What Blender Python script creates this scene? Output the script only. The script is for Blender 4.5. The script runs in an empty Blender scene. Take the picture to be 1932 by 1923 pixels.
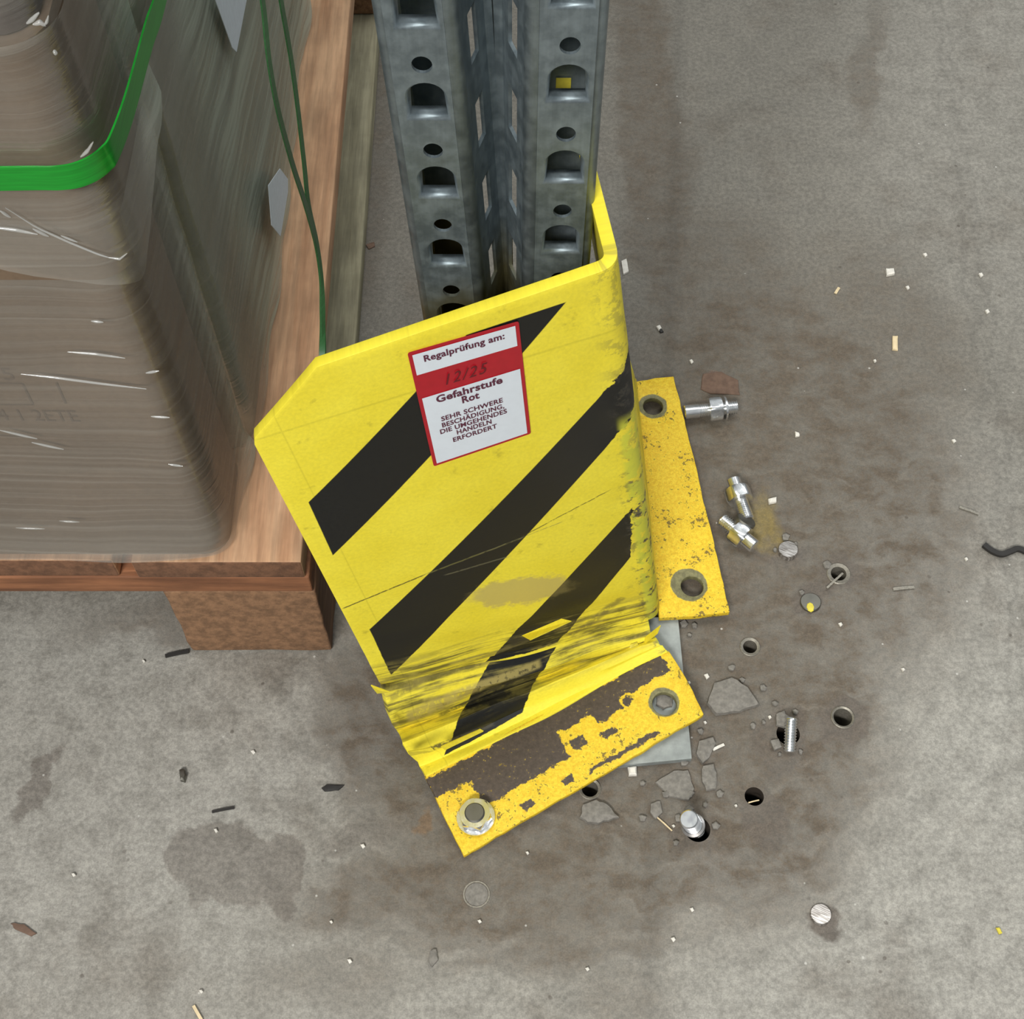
import bpy, bmesh, math, random
import numpy as np
from mathutils import Vector, Matrix, Euler, noise as mnoise, geometry as mgeo

scene = bpy.context.scene
col = scene.collection
random.seed(11)

# ---------------------------------------------------------------- camera, world, lights, exposure
F_PX, CX, CY = 2550.0, 966.0, 961.5
CAM_H, PITCH = 0.93, math.radians(59.9)
cd = bpy.data.cameras.new('camera')
cam = bpy.data.objects.new('camera', cd); col.objects.link(cam)
cam.location = (0, 0, CAM_H)
cam.rotation_euler = (math.radians(90) - PITCH, 0, 0)
cd.sensor_fit = 'HORIZONTAL'; cd.sensor_width = 36.0
cd.lens = F_PX / 1932 * 36.0
cd.clip_start = 0.01
scene.camera = cam

world = bpy.data.worlds.new('hall'); scene.world = world
world.use_nodes = True
wn = world.node_tree.nodes; wl = world.node_tree.links
bg = wn['Background']
tc = wn.new('ShaderNodeTexCoord'); sx = wn.new('ShaderNodeSeparateXYZ'); wl.new(tc.outputs['Generated'], sx.inputs[0])
cr = wn.new('ShaderNodeValToRGB'); wl.new(sx.outputs[2], cr.inputs[0])
cr.color_ramp.elements[0].position = 0.0; cr.color_ramp.elements[0].color = (.09, .085, .08, 1)
cr.color_ramp.elements[1].position = 0.9; cr.color_ramp.elements[1].color = (.62, .66, .68, 1)
wl.new(cr.outputs[0], bg.inputs[0])
bg.inputs[1].default_value = 0.74

def area(name, loc, target, size, size_y, energy, color=(1, .98, .94)):
    l = bpy.data.lights.new(name, 'AREA'); l.shape = 'RECTANGLE'; l.size = size; l.size_y = size_y
    l.energy = energy; l.color = color
    o = bpy.data.objects.new(name, l); col.objects.link(o); o.location = loc
    o.rotation_euler = (Vector(target) - Vector(loc)).to_track_quat('-Z', 'Y').to_euler()
    return o
area('hall_light_front', (-0.9, -2.4, 3.4), (0, .4, 0), 1.6, 0.5, 170)
area('hall_light_overhead', (0.1, 1.5, 4.6), (.0, .4, 0), 2.8, 1.1, 60)
area('hall_light_aisle', (2.6, 3.0, 4.6), (.2, .4, 0), 2.4, 0.3, 40, (.92, .97, 1))

scene.view_settings.view_transform = 'Standard'
scene.view_settings.look = 'None'
scene.view_settings.exposure = 0.0
scene.view_settings.gamma = 1.0
scene.view_settings.use_curve_mapping = False

# ---------------------------------------------------------------- pixel -> point helpers (the camera ray met with a real plane)
_c, _s = math.cos(PITCH), math.sin(PITCH)
def ray(px, py):
    x = (px - CX) / F_PX; y = (py - CY) / F_PX
    return Vector((x, _c - _s * y, -_s - _c * y))
O = Vector((0, 0, CAM_H))
def onz(px, py, z=0.0): r = ray(px, py); return O + r * ((z - CAM_H) / r.z)
def onY(px, py, Y): r = ray(px, py); return O + r * (Y / r.y)
def onX(px, py, X): r = ray(px, py); return O + r * (X / r.x)
def proj(P):
    d = CAM_H - P[2]; zc = P[1] * _c + d * _s; yc = d * _c - P[1] * _s
    return CX + F_PX * P[0] / zc, CY + F_PX * yc / zc

# ---------------------------------------------------------------- object helpers
def lin(r, g=None, b=None):
    if g is None: r, g, b = r
    return tuple(((c / 255) / 12.92 if c / 255 <= .04045 else ((c / 255 + .055) / 1.055) ** 2.4) for c in (r, g, b)) + (1.0,)

def tag(o, label=None, cat=None, group=None, kind=None):
    if label: o['label'] = label
    if cat: o['category'] = cat
    if group: o['group'] = group
    if kind: o['kind'] = kind
    return o
def empty(name, loc=(0, 0, 0), label=None, cat=None, group=None):
    o = bpy.data.objects.new(name, None); col.objects.link(o); o.location = loc
    o.empty_display_size = .02
    bpy.context.view_layer.update()
    return tag(o, label, cat, group)
def link(name, me, mat=None, parent=None, smooth=None):
    o = bpy.data.objects.new(name, me); col.objects.link(o)
    if mat: me.materials.append(mat)
    if smooth is not None:
        for p in me.polygons: p.use_smooth = True
        me.set_sharp_from_angle(angle=math.radians(smooth))
    if parent is not None:
        o.parent = parent
        o.matrix_parent_inverse = Matrix.Translation(-abs_loc(parent))
    return o
def abs_loc(p):
    v = Vector(p.location)
    q = p.parent
    while q is not None:
        if q.type == 'EMPTY': v = v + Vector(q.location) if False else v
        q = q.parent
    return v
def obj(name, bm, mat=None, parent=None, smooth=35, local=False):
    me = bpy.data.meshes.new(name)
    bmesh.ops.recalc_face_normals(bm, faces=bm.faces)
    bm.to_mesh(me); bm.free()
    o = bpy.data.objects.new(name, me); col.objects.link(o)
    if mat: me.materials.append(mat)
    if smooth:
        for p in me.polygons: p.use_smooth = True
        me.set_sharp_from_angle(angle=math.radians(smooth))
    if parent is not None:
        o.parent = parent
        if not local:   # vertices are given in world space
            o.matrix_parent_inverse = parent.matrix_world.inverted()
            bpy.context.view_layer.update()
    return o
def box_bm(lo, hi, bev=0.0, bm=None, jitter=0.0):
    own = bm is None
    if own: bm = bmesh.new()
    r = bmesh.ops.create_cube(bm, size=1.0)
    for v in r['verts']:
        v.co = Vector([lo[i] + (hi[i] - lo[i]) * (v.co[i] + .5) for i in range(3)])
    if bev:
        es = list({e for v in r['verts'] for e in v.link_edges})
        bmesh.ops.bevel(bm, geom=es, offset=bev, segments=3, affect='EDGES', profile=.5)
    return bm
def ring(c, r, n=24, ph=0.0): return [(c[0] + r * math.cos(ph + 2 * math.pi * i / n), c[1] + r * math.sin(ph + 2 * math.pi * i / n)) for i in range(n)]
def lathe(profile, n=28, bm=None, close=True):
    if bm is None: bm = bmesh.new()
    rows = []
    for r, z in profile:
        rows.append([bm.verts.new((r * math.cos(2 * math.pi * i / n), r * math.sin(2 * math.pi * i / n), z)) for i in range(n)])
    for a, b in zip(rows, rows[1:]):
        for i in range(n):
            bm.faces.new((a[i], a[(i + 1) % n], b[(i + 1) % n], b[i]))
    if close:
        for row in (rows[0], rows[-1]):
            try: bm.faces.new(row)
            except Exception: pass
    return bm
def fill(outline, holes=()):
    """flat face with holes, in x,y; returns bmesh with faces and list of hole vert loops"""
    bm = bmesh.new(); loops = []; pts = []; edges = []
    for lp in [outline] + list(holes):
        k0 = len(pts); n = len(lp); pts += [Vector((p[0], p[1])) for p in lp]
        edges += [(k0 + i, k0 + (i + 1) % n) for i in range(n)]
        loops.append([bm.verts.new((p[0], p[1], 0)) for p in lp])
    flat = [v for l in loops for v in l]
    vo, eo, fo, ov, oe, of = mgeo.delaunay_2d_cdt(pts, edges, [], 0, 1e-9)
    def inside(q, poly):
        r_ = False
        for i in range(len(poly)):
            (x0, y0), (x1, y1) = poly[i][:2], poly[(i + 1) % len(poly)][:2]
            if (y0 > q[1]) != (y1 > q[1]) and q[0] < (x1 - x0) * (q[1] - y0) / (y1 - y0) + x0: r_ = not r_
        return r_
    for f in fo:
        c_ = sum((vo[i] for i in f), Vector((0, 0))) / len(f)
        if not inside(c_, outline) or any(inside(c_, h) for h in holes): continue
        vs = [flat[ov[i][0]] for i in f]
        if len(set(vs)) == 3: bm.faces.new(vs)
    return bm, loops
def solid(o, t, off=-1.0, bev=0.0):
    m = o.modifiers.new('thickness', 'SOLIDIFY'); m.thickness = t; m.offset = off; m.use_even_offset = True
    if bev:
        b = o.modifiers.new('edge', 'BEVEL'); b.width = bev; b.segments = 2; b.limit_method = 'ANGLE'; b.angle_limit = math.radians(60)
    return o

# ---------------------------------------------------------------- shader helper
class N:
    def __init__(self, t, s): self.t, self.s = t, s
    def __add__(self, o): return self.t.m('ADD', self, o)
    def __radd__(self, o): return self.t.m('ADD', o, self)
    def __sub__(self, o): return self.t.m('SUBTRACT', self, o)
    def __rsub__(self, o): return self.t.m('SUBTRACT', o, self)
    def __mul__(self, o): return self.t.m('MULTIPLY', self, o)
    def __rmul__(self, o): return self.t.m('MULTIPLY', o, self)
    def __truediv__(self, o): return self.t.m('DIVIDE', self, o)
class Tree:
    def __init__(self, name):
        self.mat = bpy.data.materials.new(name); self.mat.use_nodes = True
        self.nt = self.mat.node_tree; self.n = self.nt.nodes; self.l = self.nt.links
        self.bsdf = self.n['Principled BSDF']; self.out = self.n['Material Output']
    def put(self, inp, v):
        if isinstance(v, N): self.l.new(v.s, inp)
        else:
            if isinstance(v, (tuple, list)) and len(v) == 3 and inp.type == 'RGBA': v = tuple(v) + (1,)
            if isinstance(v, (tuple, list)) and len(v) == 4 and inp.type == 'VECTOR': v = tuple(v)[:3]
            inp.default_value = v
    def m(self, op, a, b=0.0, c=None, clamp=False):
        x = self.n.new('ShaderNodeMath'); x.operation = op; x.use_clamp = clamp
        self.put(x.inputs[0], a); self.put(x.inputs[1], b)
        if c is not None: self.put(x.inputs[2], c)
        return N(self, x.outputs[0])
    def vm(self, op, a, b=None, scale=None):
        x = self.n.new('ShaderNodeVectorMath'); x.operation = op
        self.put(x.inputs[0], a)
        if b is not None: self.put(x.inputs[1], b)
        if scale is not None: self.put(x.inputs['Scale'], scale)
        return N(self, x.outputs['Value'] if op in ('LENGTH', 'DOT_PRODUCT', 'DISTANCE') else x.outputs[0])
    def coord(self, k='Object'):
        x = self.n.new('ShaderNodeTexCoord'); return N(self, x.outputs[k])
    def sep(self, v):
        x = self.n.new('ShaderNodeSeparateXYZ'); self.put(x.inputs[0], v); return [N(self, o) for o in x.outputs]
    def comb(self, a, b, c=0.0):
        x = self.n.new('ShaderNodeCombineXYZ')
        for i, v in enumerate((a, b, c)): self.put(x.inputs[i], v)
        return N(self, x.outputs[0])
    def mapping(self, v, loc=(0, 0, 0), rot=(0, 0, 0), sc=(1, 1, 1), typ='POINT'):
        x = self.n.new('ShaderNodeMapping'); x.vector_type = typ; self.put(x.inputs[0], v)
        x.inputs['Location'].default_value = loc; x.inputs['Rotation'].default_value = rot; x.inputs['Scale'].default_value = sc
        return N(self, x.outputs[0])
    def noise(self, v, scale, detail=4, rough=.55, dist=0, colr=False):
        x = self.n.new('ShaderNodeTexNoise'); self.put(x.inputs['Vector'], v)
        x.inputs['Scale'].default_value = scale; x.inputs['Detail'].default_value = detail
        x.inputs['Roughness'].default_value = rough; x.inputs['Distortion'].default_value = dist
        return N(self, x.outputs['Color' if colr else 'Fac'])
    def voro(self, v, scale, feat='F1'):
        x = self.n.new('ShaderNodeTexVoronoi'); x.feature = feat; self.put(x.inputs['Vector'], v); x.inputs['Scale'].default_value = scale
        return N(self, x.outputs['Distance'])
    def ss(self, x, a, b, lo=0.0, hi=1.0):
        r = self.n.new('ShaderNodeMapRange'); r.interpolation_type = 'SMOOTHSTEP'
        self.put(r.inputs['Value'], x); self.put(r.inputs['From Min'], a); self.put(r.inputs['From Max'], b)
        self.put(r.inputs['To Min'], lo); self.put(r.inputs['To Max'], hi)
        return N(self, r.outputs['Result'])
    def mix(self, f, a, b):
        x = self.n.new('ShaderNodeMix'); x.data_type = 'RGBA'
        self.put(x.inputs[0], f); self.put(x.inputs[6], a); self.put(x.inputs[7], b)
        return N(self, x.outputs[2])
    def mul(self, a, f):  # scale a colour by a number
        return self.vm('SCALE', a, scale=f)
    def mn(self, a, b): return self.m('MINIMUM', a, b)
    def mx(self, a, b): return self.m('MAXIMUM', a, b)
    def bump(self, h, strength=.3, dist=.001):
        x = self.n.new('ShaderNodeBump'); self.put(x.inputs['Height'], h); x.inputs['Strength'].default_value = strength; x.inputs['Distance'].default_value = dist
        self.l.new(x.outputs[0], self.bsdf.inputs['Normal']); return N(self, x.outputs[0])
    def set(self, **k):
        for a, v in k.items(): self.put(self.bsdf.inputs[a.replace('_', ' ')], v)
        return self.mat

def simple(name, c, rough=.6, metal=0.0, var=.12, scale=200, bump=0.0):
    t = Tree(name); n = t.noise(t.coord(), scale, 5, .6)
    t.set(Base_Color=t.mul(lin(c), t.ss(n, .25, .75, 1 - var, 1 + var)), Roughness=rough, Metallic=metal)
    if bump: t.bump(n, bump, .0005)
    return t.mat

# ---------------------------------------------------------------- materials
def floor_mat():
    t = Tree('concrete'); P = t.coord()
    wob = t.vm('SUBTRACT', t.noise(P, 14, 6, .62, colr=True), (.5, .5, .5))
    Pw = t.vm('ADD', P, t.vm('SCALE', wob, scale=.075))
    def blob(px, py, rx, ry, rot=0, soft=.5, k=1.0):
        c = onz(px, py); sc = 1 / 2550 * (0.93 / math.sin(PITCH + math.atan((py - CY) / F_PX)))
        q = t.mapping(Pw, (c.x, c.y, 0), (0, 0, math.radians(rot)), (rx * sc, ry * sc * 1.12, 1), 'TEXTURE')
        return t.m('MULTIPLY', t.ss(t.vm('LENGTH', q), 1 + soft, 1 - soft), k)
    def union(bl):
        r = bl[0]
        for b in bl[1:]: r = t.mx(r, b)
        return r
    n1 = t.noise(P, 9, 6, .6); n2 = t.noise(P, 45, 7, .68); n3 = t.noise(P, 260, 6, .7); n4 = t.noise(P, 900, 3, .6)
    light = lin(162, 159, 151); mid = lin(129, 125, 116); brown = lin(101, 91, 79)
    pale = union([blob(1900, 1500, 330, 620, 0, .6), blob(1700, 1850, 560, 330, 0, .6), blob(250, 1560, 480, 360, 20, .6),
                  blob(150, 1300, 420, 160, 0, .5), blob(1950, 250, 300, 480, 0, .5, .45), blob(700, 1900, 500, 180, 0, .6, .7)])
    darkening = union([blob(1500, 860, 300, 420, 12, .45, .85), blob(1330, 1250, 330, 420, 0, .4, 1.0), blob(1180, 1530, 480, 150, 20, .5, 1.0),  # brown stains, plus a darker upper floor and darker ground by pallet and guard
                   blob(760, 1370, 150, 190, 30, .5, .9), blob(900, 1650, 330, 62, 8, .6, .85), blob(1230, 250, 70, 620, 2, .35, .62),
                   blob(1380, 560, 140, 200, 0, .5, .5), blob(1690, 640, 140, 240, 10, .5, .5), blob(690, 250, 60, 420, 0, .4, .5),
                   blob(1640, 120, 30, 150, -14, .4, .5), blob(1100, 1760, 270, 55, 14, .5, .6), blob(450, 1180, 330, 50, 0, .5, .5),
                   blob(1350, 1600, 260, 80, 24, .4, .75), blob(640, 1830, 160, 60, 0, .5, .4), blob(1180, 1850, 110, 90, 0, .5, .4)])
    spill = union([blob(410, 1625, 105, 68, -18, .08, .5), blob(525, 1640, 55, 50, 0, .1, .55), blob(370, 1700, 22, 40, 0, .2, .4),
                   blob(1595, 1360, 52, 46, 0, .12, .75), blob(1427, 1520, 42, 55, 0, .15, .7), blob(1585, 1085, 44, 40, 0, .2, .7),
                   blob(75, 1470, 20, 60, -30, .2, .6), blob(690, 1560, 90, 26, 12, .3, .35), blob(1480, 1400, 50, 50, 0, .2, .5), blob(1548, 1727, 32, 30, 0, .3, .9), blob(1530, 1136, 34, 30, 0, .3, .8), blob(1487, 1040, 30, 28, 0, .3, .5), blob(1312, 1565, 40, 36, 0, .3, .6)])
    f = t.m('MULTIPLY', t.ss(darkening, 0, .9), t.ss(t.m('ADD', n2 * .65, n3 * .35), .37, .60, .42, 1.04))
    st_ = t.noise(t.mapping(Pw, rot=(0, 0, .5), sc=(26, 90, 1)), 1.0, 5, .6)
    f = t.m('MAXIMUM', f, t.ss(n1, .50, .72, 0, .5), clamp=True)
    f = t.m('MULTIPLY', f, t.ss(st_, .3, .65, .72, 1.12))
    base = t.mix(t.m('MULTIPLY', pale, t.ss(n2, .3, .55, .55, 1)), mid, light)
    c = t.mix(t.mn(f, 1.0), base, brown)
    c = t.mix(spill, c, lin(104, 96, 88))
    # swept arcs of wear around the foot of the rack
    cc = onz(1180, 980)
    q = t.vm('SUBTRACT', Pw, (cc.x, cc.y, 0)); rad = t.vm('LENGTH', q)
    arcs = t.m('SINE', t.m('ADD', rad * 330.0, n1 * 9.0))
    amask = t.mn(t.ss(rad, .17, .24), t.ss(rad, .46, .34))
    xs, ys, zs = t.sep(q)
    amask = t.m('MULTIPLY', amask, t.ss(ys, .05, -.1))
    c = t.mul(c, t.m('ADD', 1.0, t.m('MULTIPLY', t.m('MULTIPLY', arcs, amask), .05)))
    # tyre track on the right
    a, b = onz(1790, 120), onz(1925, 1200)
    d = (b - a).normalized(); nx, ny = -d.y, d.x
    X, Y, Z = t.sep(Pw)
    dist = t.m('ABSOLUTE', (X - a.x) * nx + (Y - a.y) * ny + 0.0)
    d2 = t.m('ABSOLUTE', dist - .006)
    c = t.mul(c, t.ss(d2, .001, .005, .90, 1.0))
    # joint-like straight marks left of the aisle
    a, b = onz(1280, 60), onz(1262, 640)
    d = (b - a).normalized(); nx, ny = -d.y, d.x
    X0, Y0, Z0 = t.sep(P)
    dj = (X0 - a.x) * nx + (Y0 - a.y) * ny
    c = t.mul(c, t.m('MULTIPLY', t.ss(dj, -.004, .004, 1.0, .86) if nx < 0 and False else t.ss(t.m('ABSOLUTE', dj), .0, .012, .88, 1.0), 1.0))
    # yellow paint smear and rust mark
    c = t.mix(blob(1452, 985, 26, 44, 10, .55, .55), c, lin(150, 130, 62))
    c = t.mix(blob(1357, 722, 36, 18, 0, .25, .6), c, lin(122, 92, 78))
    c = t.mix(blob(808, 1540, 20, 20, 0, .3, .6), c, lin(128, 100, 70))
    # mottling and specks
    c = t.mul(c, t.ss(n3, .34, .66, .78, 1.14))
    c = t.mul(c, t.ss(n2, .25, .75, .88, 1.08))
    c = t.mul(c, t.ss(n4, .3, .7, .88, 1.10))
    sp = t.voro(t.vm('ADD', P, t.vm('SCALE', wob, scale=.01)), 55)
    c = t.mix(t.m('MULTIPLY', t.ss(sp, .10, .05), t.ss(n1, .45, .6, 0, .65)), c, lin(80, 72, 64))
    sp2 = t.voro(t.vm('ADD', P, (3.1, 1.7, 0)), 38)
    c = t.mix(t.ss(sp2, .045, .02, 0, .7), c, lin(205, 203, 196))
    t.set(Base_Color=c, Roughness=t.ss(n2, .3, .7, .55, .8))
    t.bsdf.inputs['Specular IOR Level'].default_value = .35
    t.bump(t.m('ADD', n3, t.m('MULTIPLY', n2, 1.6)), .35, .0012)
    return t.mat

def wood_mat(name, c1, c2, axis='Y', scale=1.0, end=None):
    t = Tree(name); P = t.coord()
    sc = {'Y': (60, 4, 40), 'X': (4, 60, 40), 'Z': (60, 60, 4)}[axis]
    q = t.mapping(P, sc=tuple(s * scale for s in sc))
    n = t.noise(q, 1.0, 6, .62, .6); g = t.noise(t.mapping(P, sc=tuple(s * 5 for s in sc)), 1.0, 3, .6)
    big = t.noise(P, 18, 4, .6)
    c = t.mix(t.ss(n, .3, .7), lin(c1), lin(c2))
    c = t.mul(c, t.ss(g, .25, .75, .80, 1.13)); c = t.mul(c, t.ss(big, .3, .7, .82, 1.12))
    k = t.voro(t.mapping(P, sc=(1, .35 if axis == 'Y' else 1, 1)), 9)
    c = t.mix(t.ss(k, .09, .03, 0, .8), c, lin(70, 42, 26))
    if end:
        gn = t.n.new('ShaderNodeNewGeometry'); nx_, ny_, nz_ = t.sep(N(t, gn.outputs['Normal']))
        c = t.mix(t.ss(t.m('ABSOLUTE', ny_), .5, .8), c, t.mul(lin(end), t.ss(t.noise(P, 160, 5, .6), .3, .7, .7, 1.25)))
    t.set(Base_Color=c, Roughness=.78); t.bump(t.m('ADD', n, g), .5, .0012)
    return t.mat

M = {}
M['floor'] = floor_mat()
M['hole'] = simple('hole_dirt', (48, 38, 28), .95, 0, .3)
M['deck'] = wood_mat('pallet_wood', (206, 166, 130), (178, 134, 100), 'Y', 1.0, (116, 82, 60))
M['stringer'] = wood_mat('pallet_wood_cross', (158, 106, 72), (112, 72, 48), 'X')
M['block'] = wood_mat('pallet_block_wood', (132, 98, 72), (98, 70, 52), 'Y', 2.0, (138, 104, 76))
M['runner'] = wood_mat('pale_pallet_wood', (172, 166, 138), (140, 134, 108), 'Y')

def galvanised():
    t = Tree('galvanised_steel'); P = t.coord()
    n = t.noise(P, 130, 5, .6); n2 = t.noise(P, 30, 4, .6); st = t.noise(t.mapping(P, sc=(400, 400, 14)), 1, 3, .6)
    X, Y, Z = t.sep(P)
    c = t.mix(t.ss(n, .3, .7), lin(122, 134, 140), lin(146, 158, 163))
    c = t.mul(c, t.ss(n2, .3, .7, .93, 1.05)); c = t.mul(c, t.ss(st, .25, .75, .93, 1.06))
    # dirty yellow-brown rubbing low down
    d = t.m('MULTIPLY', t.ss(t.m('ADD', Z, n2 * .05), .415, .375), .8)
    c = t.mix(d, c, lin(122, 112, 62))
    t.set(Base_Color=c, Metallic=.72, Roughness=t.ss(n, .3, .7, .42, .58))
    t.bump(n, .12, .0006)
    return t.mat
M['galv'] = galvanised()
def zinc(name='zinc_plated_steel', c=(186, 190, 190), r=.22):
    t = Tree(name); P = t.coord(); n = t.noise(P, 160, 3, .5)
    t.set(Base_Color=t.mul(lin(c), t.ss(n, .3, .7, .90, 1.03)), Metallic=.95, Roughness=t.ss(n, .3, .7, r, r + .10))
    return t.mat
M['zinc'] = zinc('zinc_plated_steel', (238, 239, 239), .16); M['zinc_dull'] = zinc('dull_zinc', (128, 126, 118), .42)
M['bright'] = zinc('bright_cut_steel', (190, 186, 182), .30)
_t = Tree('scratched_cut_steel'); _n = _t.noise(_t.mapping(_t.coord(), rot=(0, 0, .6), sc=(1200, 90, 1)), 1, 4, .6)
_t.set(Base_Color=_t.mix(_t.ss(_n, .42, .58), lin(140, 134, 128), lin(206, 202, 198)), Metallic=.8, Roughness=.38); M['scratched'] = _t.mat
M['sleeve'] = simple('anchor_sleeve_metal', (142, 137, 126), .5, .5, .25, 600)
M['plate'] = simple('pale_primer_steel', (148, 154, 152), .5, .15, .3, 50)
M['chip_grey'] = simple('concrete_fragment', (126, 122, 115), .9, 0, .25, 300, .5)
M['white'] = simple('white_crumb', (226, 222, 212), .8, 0, .12, 300)
M['splinter'] = simple('wood_splinter', (222, 202, 162), .7)
M['dark'] = simple('dark_rubber', (44, 42, 40), .7)
M['yellow_crumb'] = simple('yellow_paint_flake', (220, 205, 70), .6)
M['rust'] = simple('rust_flake', (112, 90, 76), .9, 0, .2)

# ---------------------------------------------------------------- FLOOR with real drilled holes
HOLES = [  # px, py, hole radius, sleeve outer radius or None
    (1415, 1221, .0054, .0078), (1582, 1083, .0062, .0094), (1590, 1354, .0070, .0088), (1423, 1503, .0068, None), (1113, 1489, .0060, .0080),
    (1316, 1565, .0090, None), (1487, 1385, .0085, None)]
bm, loops = fill([(-2.6, -1.2), (2.6, -1.2), (2.6, 5.0), (-2.6, 5.0)], [ring(onz(h[0], h[1]), h[2], 28) for h in HOLES])
for lp in loops[1:]:
    lo = [bm.verts.new(v.co + Vector((0, 0, -.045))) for v in lp]
    fs = []
    for i in range(len(lp)):
        j = (i + 1) % len(lp); fs.append(bm.faces.new((lp[i], lp[j], lo[j], lo[i])))
    fs.append(bm.faces.new(lo))
    for f in fs: f.material_index = 1
lo = [bm.verts.new(v.co + Vector((0, 0, -.08))) for v in loops[0]]
for i in range(4): bm.faces.new((loops[0][i], loops[0][(i + 1) % 4], lo[(i + 1) % 4], lo[i]))
bm.faces.new(lo)
fl = obj('floor', bm, M['floor'], smooth=None); fl.data.materials.append(M['hole']); tag(fl, kind='structure')

wb = obj('wall_back', box_bm((-2.6, 5.0, 0), (2.6, 5.1, 5.2)), simple('hall_wall', (150, 152, 150), .9), smooth=None); tag(wb, kind='structure')

# ---------------------------------------------------------------- PALLET
PX1, PY0 = -.1388, .4153
pal = empty('wooden_pallet', (-.5, PY0, 0), 'worn wooden pallet carrying the wrapped cartons, boards reddish brown', 'pallet')
def rough_board(lo, hi, bev=.0015): return box_bm(lo, hi, bev)
xr = PX1
for i, w in enumerate((.112, .112, .112, .112, .112, .112, .112)):
    xl = xr - w
    obj('deck_board', rough_board((xl, PY0 + (0 if i == 0 else .0012 * i % .004), .122), (xr, 1.23, .144)), M['deck'], pal)
    xr = xl - .0125
xend = xr + .0125
for y0 in (PY0 + .0005, .76, 1.10):
    obj('cross_board', rough_board((xend, y0, .100), (PX1 + (.0025 if y0 < .5 else -.014), y0 + .125, .1215)), M['stringer'], pal)
for y0 in (PY0 + .001, .77, 1.09):
    for x0 in (-.240 if y0 < .5 else (-.272 if y0 < 1 else -.228), -.62, xend):
        bmb = box_bm((x0, y0, .0005 if y0 < .5 else .0225), (x0 + .105, y0 + (.135 if y0 < .5 else .1), .0995), .002)
        bmesh.ops.subdivide_edges(bmb, edges=[e for e in bmb.edges if e.calc_length() > .03], cuts=6, use_grid_fill=True)
        for v in bmb.verts: v.co += Vector((mnoise.noise(v.co * 60) * .0016, mnoise.noise(v.co * 60 + Vector((5, 5, 5))) * .0016, 0))
        obj('block', bmb, M['block'], pal)
for x0 in (-.234, -.62, xend):
    obj('bottom_board', rough_board((x0, .556, .0005), (x0 + .103, 1.235, .022)), M['runner'], pal)

# ---------------------------------------------------------------- LOAD: cartons, film, strap
def carton_mat(name, c, marks=None):
    t = Tree(name); P = t.coord(); n = t.noise(P, 12, 5, .6); n2 = t.noise(P, 300, 4, .6)
    cc = t.mul(lin(c), t.ss(n, .3, .7, .84, 1.1)); cc = t.mul(cc, t.ss(n2, .3, .7, .93, 1.06))
    t.set(Base_Color=cc, Roughness=.85); return t.mat
M['carton'] = carton_mat('brown_cardboard', (118, 99, 80)); M['carton2'] = carton_mat('greyish_cardboard', (140, 142, 124))
M['carton3'] = carton_mat('dark_cardboard', (92, 84, 80))
BX, BY = -.187, .4215
def soft_box(lo, hi, rv, rh=.003):
    bm = box_bm(lo, hi)
    bmesh.ops.bevel(bm, geom=[e for e in bm.edges if abs(e.verts[0].co.z - e.verts[1].co.z) > .01], offset=rv, segments=5, affect='EDGES', profile=.5)
    return bm
def carton(name, lo, hi, mat, label, bev=.006):
    r = empty(name, ((lo[0] + hi[0]) / 2, lo[1], lo[2]), label, 'cardboard box')
    obj('carton_body', soft_box(lo, hi, .016), mat, r)
    t = simple('packing_tape', (150, 128, 96), .4) if 'packing_tape' not in bpy.data.materials else bpy.data.materials['packing_tape']
    obj('packing_tape', box_bm(((lo[0] + hi[0]) / 2 - .024, lo[1] + .006, hi[2] - .0002), ((lo[0] + hi[0]) / 2 + .024, hi[1] - .006, hi[2] + .0004)), t, r)
    return r
lowc = carton('cardboard_box', (-.86, BY, .1445), (BX, .500, .430), M['carton'], 'brown printed cardboard carton at the bottom front of the wrapped pallet load')
upc = carton('cardboard_box', (-.86, BY - .007, .4315), (BX + .006, .500, .570), M['carton'], 'brown carton under the green strap, above the printed one')
topc = carton('cardboard_box', (-.86, BY - .003, .5715), (BX + .003, .500, .760), M['carton3'], 'dark carton in the top left corner above the strapped carton')
backc = carton('cardboard_box', (-.86, .504, .1445), (-.1795, 1.20, .820), M['carton2'], 'large grey-green carton at the back of the load under streaky film')
# print on the lower carton, faint brown
def text_mesh(s, size=1.0, align='CENTER', shear=0.0, space=1.0, bold=0.0):
    cu = bpy.data.curves.new('t', 'FONT'); cu.body = s; cu.size = size; cu.align_x = align; cu.shear = shear; cu.space_character = space
    cu.offset = bold; cu.resolution_u = 3; cu.fill_mode = 'FRONT'
    o = bpy.data.objects.new('t', cu); col.objects.link(o)
    dg = bpy.context.evaluated_depsgraph_get(); dg.update()
    me = bpy.data.meshes.new_from_object(o.evaluated_get(dg))
    bpy.data.objects.remove(o); bpy.data.curves.remove(cu)
    return me
def mapped_text(name, s, fn, mat, parent, **k):
    me = text_mesh(s, **k); xs = [v.co.x for v in me.vertices]
    x0, x1 = min(xs), max(xs); y1 = max(v.co.y for v in me.vertices)
    for v in me.vertices: v.co = fn((v.co.x - x0) / (x1 - x0), v.co.y)
    me.name = name; me.materials.clear()
    o = bpy.data.objects.new(name, me); col.objects.link(o); me.materials.append(mat)
    o.parent = parent; o.matrix_parent_inverse = parent.matrix_world.inverted()
    return o
M['print'] = simple('brown_ink', (96, 80, 66), .9)
YF = BY - .0004
def onfront(px0, py0, px1, py1, h):
    a, b = onY(px0, py0, YF), onY(px1, py1, YF)
    return lambda x, y: a.lerp(b, x) + Vector((0, 0, y * h))
bpy.context.view_layer.update()
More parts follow.
